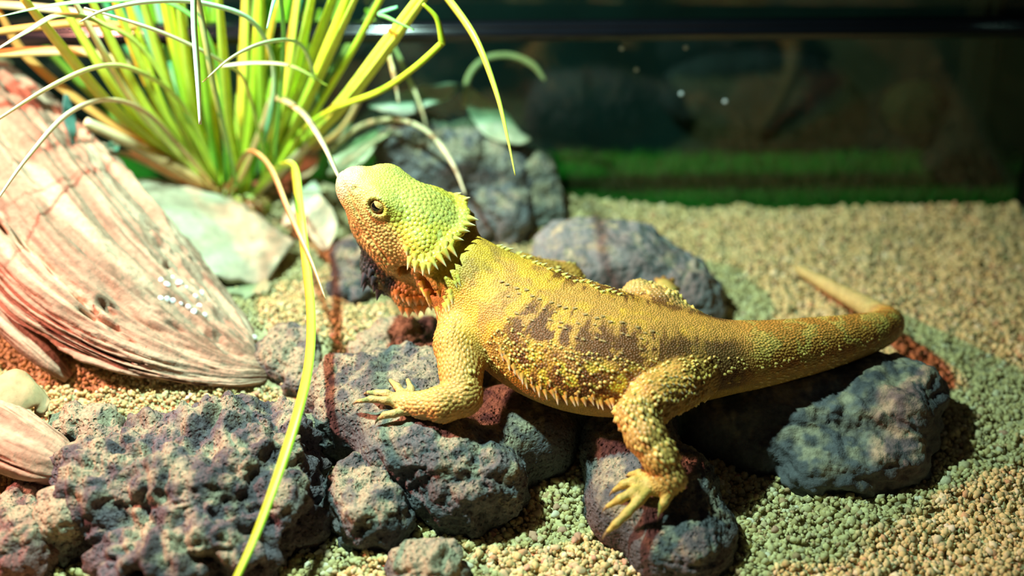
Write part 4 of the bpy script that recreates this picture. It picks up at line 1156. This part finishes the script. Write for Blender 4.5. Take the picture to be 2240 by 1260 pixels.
# beard
spike_row(along([(800, 602), (806, 626), (816, 650), (830, 668), (848, 680)], 8), (-.25, 1), .0062, .0020, 'black', .4)
spike_row(along([(812, 592), (820, 618), (832, 640), (846, 658)], 6), (-.3, 1), .0050, .0020, 'black', .5)
spike_row(along([(858, 684), (880, 690), (905, 692), (930, 686)], 6), (.05, 1), .0055, .0021, 'orange', .35)
spike_row(along([(850, 655), (872, 668), (895, 676), (918, 674), (940, 664)], 7), (.05, 1), .0042, .0022, 'orange', .5)
spike_row(along([(868, 640), (890, 652), (912, 655), (935, 640)], 6), (.1, 1), .0034, .0021, 'orange', .6)
spike_row(along([(924, 618), (932, 636), (938, 652)], 4), (.4, .9), .0040, .0019, 'yellow', .5)
spike_row(along([(958, 672), (976, 664), (986, 650), (984, 636)], 5), (.5, .8), .0050, .0017, 'yellow', .5)
spike_row([(1002, 604), (1006, 612), (996, 618), (970, 650), (960, 640)], (.5, .8), .0032, .0014, 'yellow', .5)
# flank fringe
fr = along([(1098, 768), (1128, 806), (1160, 838), (1205, 858), (1255, 870), (1300, 876), (1338, 874)], 21)
spike_row(fr, [(.6 + .3 * math.sin(k * 2.1), 1) for k in range(21)], .0048, .0014, 'flank', .5)
spike_row(along([(1085, 752), (1118, 795), (1155, 826), (1215, 846), (1290, 862)], 14), (.5, 1), .0024, .0011, 'flank', .7, 5)
# raised scales along the back and the far ridge
spike_row(along([(1090, 612), (1140, 632), (1190, 656), (1240, 676), (1290, 692), (1350, 706), (1420, 720)], 17), (.9, -.1), .0013, .0012, 'brown', 1.6, 4)
spike_row(along([(1080, 535), (1130, 556), (1180, 580), (1240, 606), (1300, 628), (1350, 645)], 24), (.9, -.5), .0026, .0012, 'yellow', .4, 3)
spike_row(along([(1130, 682), (1190, 710), (1260, 735), (1330, 750), (1400, 760)], 13), (.8, .1), .0012, .0010, 'brown', 1.6, 9)
spike_row(along([(1110, 640), (1200, 684), (1300, 720), (1420, 742)], 12), (.8, .1), .0012, .0009, 'brown', 1.6, 10)
# thigh and arm points
spike_row([(1440 + 12 * (k % 7) + 4 * (k // 7), 822 + 16 * (k // 7) + 2 * (k % 3)) for k in range(24)], (.7, .5), .0022, .0010, 'flank', .8)
print('spikes', nspike)

# --- eyes, claws
def ball(name, c, n, r, iris_col, parent):
    bm = bmesh.new(); bmesh.ops.create_uvsphere(bm, u_segments=40, v_segments=48, radius=r)
    me = bpy.data.meshes.new(name); bm.to_mesh(me); bm.free()
    co = np.array([v.co[:] for v in me.vertices])
    z = co[:, 2] / r
    col = np.tile(np.array((.45, .26, .10)), (len(co), 1))
    col[z > .55] = iris_col; col[z > .88] = (.004, .004, .004)
    a = me.color_attributes.new('Col', 'FLOAT_COLOR', 'POINT')
    cc = np.ones((len(co), 4), np.float32); cc[:, :3] = col; a.data.foreach_set('color', cc.ravel())
    me.polygons.foreach_set('use_smooth', np.ones(len(me.polygons), bool))
    o = link(name, me, eye_mat, parent, loc=Vector(c - base))
    o.rotation_euler = Vector(n).to_track_quat('Z', 'Y').to_euler()
    return o
def cap_mesh(name, r, zc, n=24):
    vs = [(0, 0, r)]; fs = []
    for k in range(1, 5):
        a = math.acos(zc) * k / 4
        vs += [(r * math.sin(a) * math.cos(t), r * math.sin(a) * math.sin(t), r * math.cos(a)) for t in np.linspace(0, 2 * math.pi, n, endpoint=False)]
    for j in range(n): fs.append((0, 1 + j, 1 + (j + 1) % n))
    for k in range(3):
        for j in range(n): fs.append((1 + k * n + j, 1 + (k + 1) * n + j, 1 + (k + 1) * n + (j + 1) % n, 1 + k * n + (j + 1) % n))
    return make_mesh(name, np.array(vs), fs)
lid_mat = mat('eyelid_skin', (.60, .36, .10), rough=.5, noise_amt=.3, noise_scale=1500, bump=(('voronoi', 1800, .6, .0004),))
PUPIL = cap_mesh('pupil', .00384, .84)
PUPIL.materials.append(mat('pupil_black', (.004, .004, .004), rough=.06, spec=.8, noise_amt=0))
eye_mat = mat('eye_gloss', attr=True, rough=.05, spec=.8, noise_amt=0)
for p, n in ((EYE, EYE_N), (mirror_head(EYE), EYE_N - 2 * (EYE_N @ HL) * HL)):
    e = ball('eye', p - n * .0021, unit(n + HF * .15), .0038, (.26, .14, .05), dragon)
    link('pupil', PUPIL, None, e)
    for sg, ha, nm in ((1, 46, 'upper_eyelid'), (-1, 36, 'lower_eyelid')):
        ax = unit(HU * .9 * sg + n * .45)
        me = cap_mesh(nm, .00412, math.cos(math.radians(ha)))
        me.materials.append(lid_mat)
        lid = link(nm, me, None, dragon, loc=Vector(p - n * .0021 - base))
        lid.rotation_euler = Vector(ax).to_track_quat('Z', 'Y').to_euler()
claw_mat = mat('claw_horn', (.34, .24, .12), rough=.35, noise_amt=.2)
claw_me = spike_mesh('claw', (.2, .14, .07), (.5, .38, .2), bend=.5)
claw_me.materials.append(claw_mat)
for ch in FING + TOE:
    (a, _), (b, rb) = ch[-2], ch[-1]
    d = unit(unit(b - a) + np.array([0, 0, -.15])); x = unit(np.array([0, 0, -1.0]) - (np.array([0, 0, -1.0]) @ d) * d); y = np.cross(d, x)
    o = bpy.data.objects.new('claw', claw_me); C.objects.link(o); o.parent = dragon
    o.matrix_local = Matrix([[x[k] * .0008, y[k] * .0008, d[k] * .0042, (b - base + d * .0004)[k]] for k in range(3)] + [[0, 0, 0, 1]])
# ------------------------------------------------------------------ the stones give way under the lizard: nothing pokes into its skin
for o in list(C.objects):
    if o.type == 'MESH' and o.get('category') == 'rock' and o.name.startswith(('lava_rock', 'smooth_rock')):
        co = np.empty(len(o.data.vertices) * 3); o.data.vertices.foreach_get('co', co); co = co.reshape(-1, 3) + np.array(o.location)
        moved = np.zeros(len(co), bool)
        for _ in range(60):
            i = np.round((co - FD.lo) / FD.h).astype(int)
            ok = np.all((i >= 0) & (i < np.array(FD.F.shape)), axis=1)
            val = np.ones(len(co)); val[ok] = FD.F[i[ok, 0], i[ok, 1], i[ok, 2]]
            ins = val < .0003
            if not ins.any(): break
            co[ins, 2] -= .0006; moved |= ins
        if moved.any():
            print('settled', o.name, int(moved.sum()))
            o.data.vertices.foreach_set('co', (co - np.array(o.location)).astype(np.float32).ravel()); o.data.update()
# ================================================================== gravel
def frustum(p, m=60):
    d = p - CAM
    w = d[:, 1] * CP - d[:, 2] * SP
    u = 1120 + FPX * d[:, 0] / w; v = 630 - FPX * (d[:, 1] * SP + d[:, 2] * CP) / w
    return u, v
bm = bmesh.new(); bmesh.ops.create_icosphere(bm, subdivisions=1, radius=1)
bm.verts.ensure_lookup_table()
icv = np.array([v.co[:] for v in bm.verts]); icf = np.array([[v.index for v in f.verts] for f in bm.faces]); bm.free()
NG = 95000
gxy = np.stack([rng.uniform(-.40, XR, NG), rng.uniform(.335, YG - .002, NG)], 1)
gz = hf(gxy[:, 0], gxy[:, 1])
gp = np.column_stack([gxy, gz])
u_, v_ = frustum(gp)
gp = gp[(u_ > -300) & (u_ < 2600) & (v_ < 1640)]
# no grains where a stone or the log already stands on the bed
def col_key(x, y): return np.floor(np.stack([x, y], -1) / .0016).astype(int)
occupied = set()
for o in C.objects:
    if o.type == 'MESH' and o.parent is None and o.get('category') in ('rock', 'driftwood'):
        co = np.empty(len(o.data.vertices) * 3); o.data.vertices.foreach_get('co', co); co = co.reshape(-1, 3) + np.array(o.location)
        low = co[co[:, 2] < hf(co[:, 0], co[:, 1]) + .0005]
        if len(low): occupied.update(map(tuple, np.unique(col_key(low[:, 0], low[:, 1]), axis=0).tolist()))
gp = gp[np.array([tuple(k) not in occupied for k in col_key(gp[:, 0], gp[:, 1]).tolist()])]
n = len(gp)
rr = np.exp(rng.normal(math.log(.00125), .28, n)); rr = np.clip(rr, .0006, .0026)
rr = rr * (1 - .32 * sstep(-.03, -.10, gp[:, 0]) * sstep(.43, .47, gp[:, 1]))
gp[:, 2] += rng.uniform(-.0004, .0012, n)
sc = rng.uniform(.65, 1.25, (n, 3)) * rr[:, None]
a = rng.normal(size=(n, 4)); a /= np.linalg.norm(a, axis=1)[:, None]
w, x, y, z = a.T
R = np.stack([1 - 2 * (y * y + z * z), 2 * (x * y - z * w), 2 * (x * z + y * w), 2 * (x * y + z * w), 1 - 2 * (x * x + z * z), 2 * (y * z - x * w), 2 * (x * z - y * w), 2 * (y * z + x * w), 1 - 2 * (x * x + y * y)], 1).reshape(n, 3, 3)
V = icv[None] * sc[:, None, :] * (1 + .22 * rng.standard_normal((n, len(icv), 1)))
V = np.einsum('nij,nkj->nki', R, V) + gp[:, None, :]
pal = np.array([(.52, .43, .20), (.58, .49, .24), (.48, .38, .165), (.54, .46, .25), (.46, .29, .15), (.64, .57, .36), (.36, .30, .16)])
gc = pal[rng.choice(7, n, p=[.28, .24, .2, .14, .05, .05, .04])] * rng.uniform(.82, 1.15, (n, 1))
gcv = np.repeat(gc, len(icv), 0)
Fc = (icf[None] + (np.arange(n) * len(icv))[:, None, None]).reshape(-1, 3)
gravel_mat = mat('gravel', attr=True, rough=.85, spec=.15, noise_amt=.2, noise_scale=900)
link('gravel', make_mesh('gravel', V.reshape(-1, 3), Fc, np.clip(gcv, 0, 1)), gravel_mat, floor, kind='stuff')
# single larger pebbles
bm = bmesh.new(); bmesh.ops.create_icosphere(bm, subdivisions=2, radius=1)
pv = np.array([v.co[:] for v in bm.verts]); pf = np.array([[v.index for v in f.verts] for f in bm.faces]); bm.free()
PEB = []
for k in range(6):
    q = pv * (1 + .28 * fbm(pv * 1.3 + k * 9, 2, k)[:, None]) * np.array([1, rng.uniform(.65, .95), rng.uniform(.5, .75)])
    for _ in range(9):                       # broken faces
        pn = unit(rng.normal(size=3)); dd = q @ pn; lim = .62 * dd.max()
        q = q - np.maximum(0, dd - lim)[:, None] * pn * .9
    PEB.append(q)
pcols = {'tan': (.62, .47, .27), 'pale': (.72, .64, .46), 'pink': (.56, .31, .20), 'dark': (.06, .06, .07), 'white': (.85, .82, .76)}
PM = {}
for cn, cc in pcols.items():
    pm = mat('pebble_' + cn, cc, rough=.7, spec=.25, noise_amt=.25, noise_scale=400, bump=(('noise', 700, .4, .0008),))
    for k in range(6):
        PM[cn, k] = make_mesh('pebble_' + cn, PEB[k], pf); PM[cn, k].materials.append(pm)
def pebble(u, v, px, cn, label, group=None, z=None):
    p = P(u, v, 0.0); p = P(u, v, hfz(p[0], p[1])); p[2] = hfz(p[0], p[1]) if z is None else z
    r = px / FPX * depth_of(p) * .5
    o = bpy.data.objects.new('pebble', PM[cn, int(rng.integers(6))]); C.objects.link(o)
    o.scale = (r, r, r); o.rotation_euler = (0, 0, rng.uniform(0, 6.28)); o.location = p + np.array([0, 0, r * .45])
    o['label'] = label; o['category'] = 'pebble'
    if group: o['group'] = group
    return o
pebble(2078, 1162, 38, 'pale', 'largest pale pebble in the gravel below the smooth grey rock')
pebble(1694, 1162, 30, 'pink', 'orange brown pebble in the gravel beside the porous lava rock')
pebble(2152, 1088, 18, 'dark', 'black pebble in the tan gravel', 'black gravel pebbles')
pebble(1612, 1046, 24, 'pink', 'rosy pebble at the foot of the smooth grey rock')
pebble(1645, 1145, 26, 'pale', 'pale angular pebble in the gravel beside the porous lava rock')
pebble(1400, 1232, 24, 'white', 'white quartz pebble below the porous lava rock')
pebble(2192, 950, 26, 'pink', 'pinkish pebble in the gravel right of the smooth rock', None)
pebble(2215, 1140, 18, 'dark', 'black pebble in the tan gravel', 'black gravel pebbles')
pebble(692, 1226, 18, 'dark', 'black pebble in the tan gravel', 'black gravel pebbles')
pebble(700, 1212, 30, 'pale', 'mint white pebble beside the small propped lava rock')
pebble(680, 915, 26, 'pink', 'round rosy pebble above the dark gap between the lava rocks')
pebble(556, 745, 26, 'white', 'bright white pebble at the end of the driftwood log')
pebble(560, 842, 22, 'pink', 'orange pebble beside the small dusty lava rock')
def scatter(n_, box, sz, label, group, cols):
    for _ in range(n_):
        cn = cols[int(rng.integers(len(cols)))]
        pebble(rng.uniform(box[0], box[2]), rng.uniform(box[1], box[3]), rng.uniform(*sz), cn, label.replace('small', 'small ' + {'tan': 'tan', 'pale': 'cream', 'pink': 'brick coloured'}[cn]), group)
scatter(44, (1010, 1085, 1300, 1262), (20, 34), 'small gravel pebble between the chest rock and the hind foot rock', 'pebbles between the lava rocks', ['tan', 'tan', 'pale', 'tan', 'pink'])
scatter(30, (1340, 1225, 1440, 1262), (16, 28), 'small pebble along the lower edge of the porous lava rock', 'pebbles below the porous rock', ['tan', 'pale', 'pink'])
scatter(70, (1570, 1090, 2235, 1258), (13, 22), 'small pebble in the wide gravel bed below the smooth rock', 'pebbles below the smooth rock', ['tan', 'tan', 'pale'])
scatter(30, (660, 1120, 740, 1258), (14, 26), 'small pebble in the green lit gap beside the craggy rock', 'pebbles in the gap', ['tan', 'pale'])
scatter(46, (330, 790, 620, 900), (10, 18), 'small pebble on the sandy ledge below the driftwood log', 'pebbles on the ledge', ['tan', 'tan', 'pale', 'pink'])
scatter(40, (590, 600, 800, 850), (10, 18), 'small pebble on the slope between the log and the chest rock', 'pebbles on the slope', ['tan', 'tan', 'pale', 'pink'])
scatter(36, (1600, 480, 2230, 900), (11, 20), 'small pebble in the gravel behind the lizard\'s tail', 'pebbles behind the tail', ['tan', 'pale', 'pink'])

# water droplets on the log and on the rear glass
drop_mat, _nt, _b = new_mat('water_droplet')
_b.inputs['Base Color'].default_value = (.9, .95, 1, 1); _b.inputs['Roughness'].default_value = .12; _b.inputs['IOR'].default_value = 1.33; _b.inputs['Transmission Weight'].default_value = .2
bm = bmesh.new(); bmesh.ops.create_icosphere(bm, subdivisions=3, radius=1)
for f in bm.faces: f.smooth = True
drop_me = bpy.data.meshes.new('water_droplet'); bm.to_mesh(drop_me); bm.free(); drop_me.materials.append(drop_mat)
log_o = bpy.data.objects['driftwood_log']
lco = np.array([v.co[:] for v in log_o.data.vertices]) + np.array(log_o.location)
lbvh = BVHTree.FromPolygons(lco.tolist(), [list(p.vertices) for p in log_o.data.polygons])
def drop(p, n, r, label, group):
    o = bpy.data.objects.new('water_droplet', drop_me); C.objects.link(o)
    o.location = p; o.rotation_euler = Vector(n).to_track_quat('Z', 'Y').to_euler(); o.scale = (r, r, r * .55)
    o['label'] = label; o['category'] = 'droplet'; o['group'] = group
for u, v in [(352, 612), (366, 622), (378, 606), (392, 618), (408, 628), (352, 652), (366, 655), (378, 658), (396, 664), (428, 648), (440, 642), (412, 672), (424, 682), (436, 670), (448, 690)]:
    h_ = lbvh.ray_cast(Vector(CAM), Vector(unit(ray(u, v))))
    if h_[0] is not None: drop(h_[0], h_[1], rng.uniform(.0009, .0018), 'glinting water droplet on the driftwood log', 'droplets on the log')
for u, v in [(1360, 106), (1500, 104), (1392, 152), (1490, 205), (1586, 222)]:
    drop(PY(u, v, YG + .0008), (0, -1, 0), .0012, 'water droplet clinging to the rear glass', 'droplets on the glass')
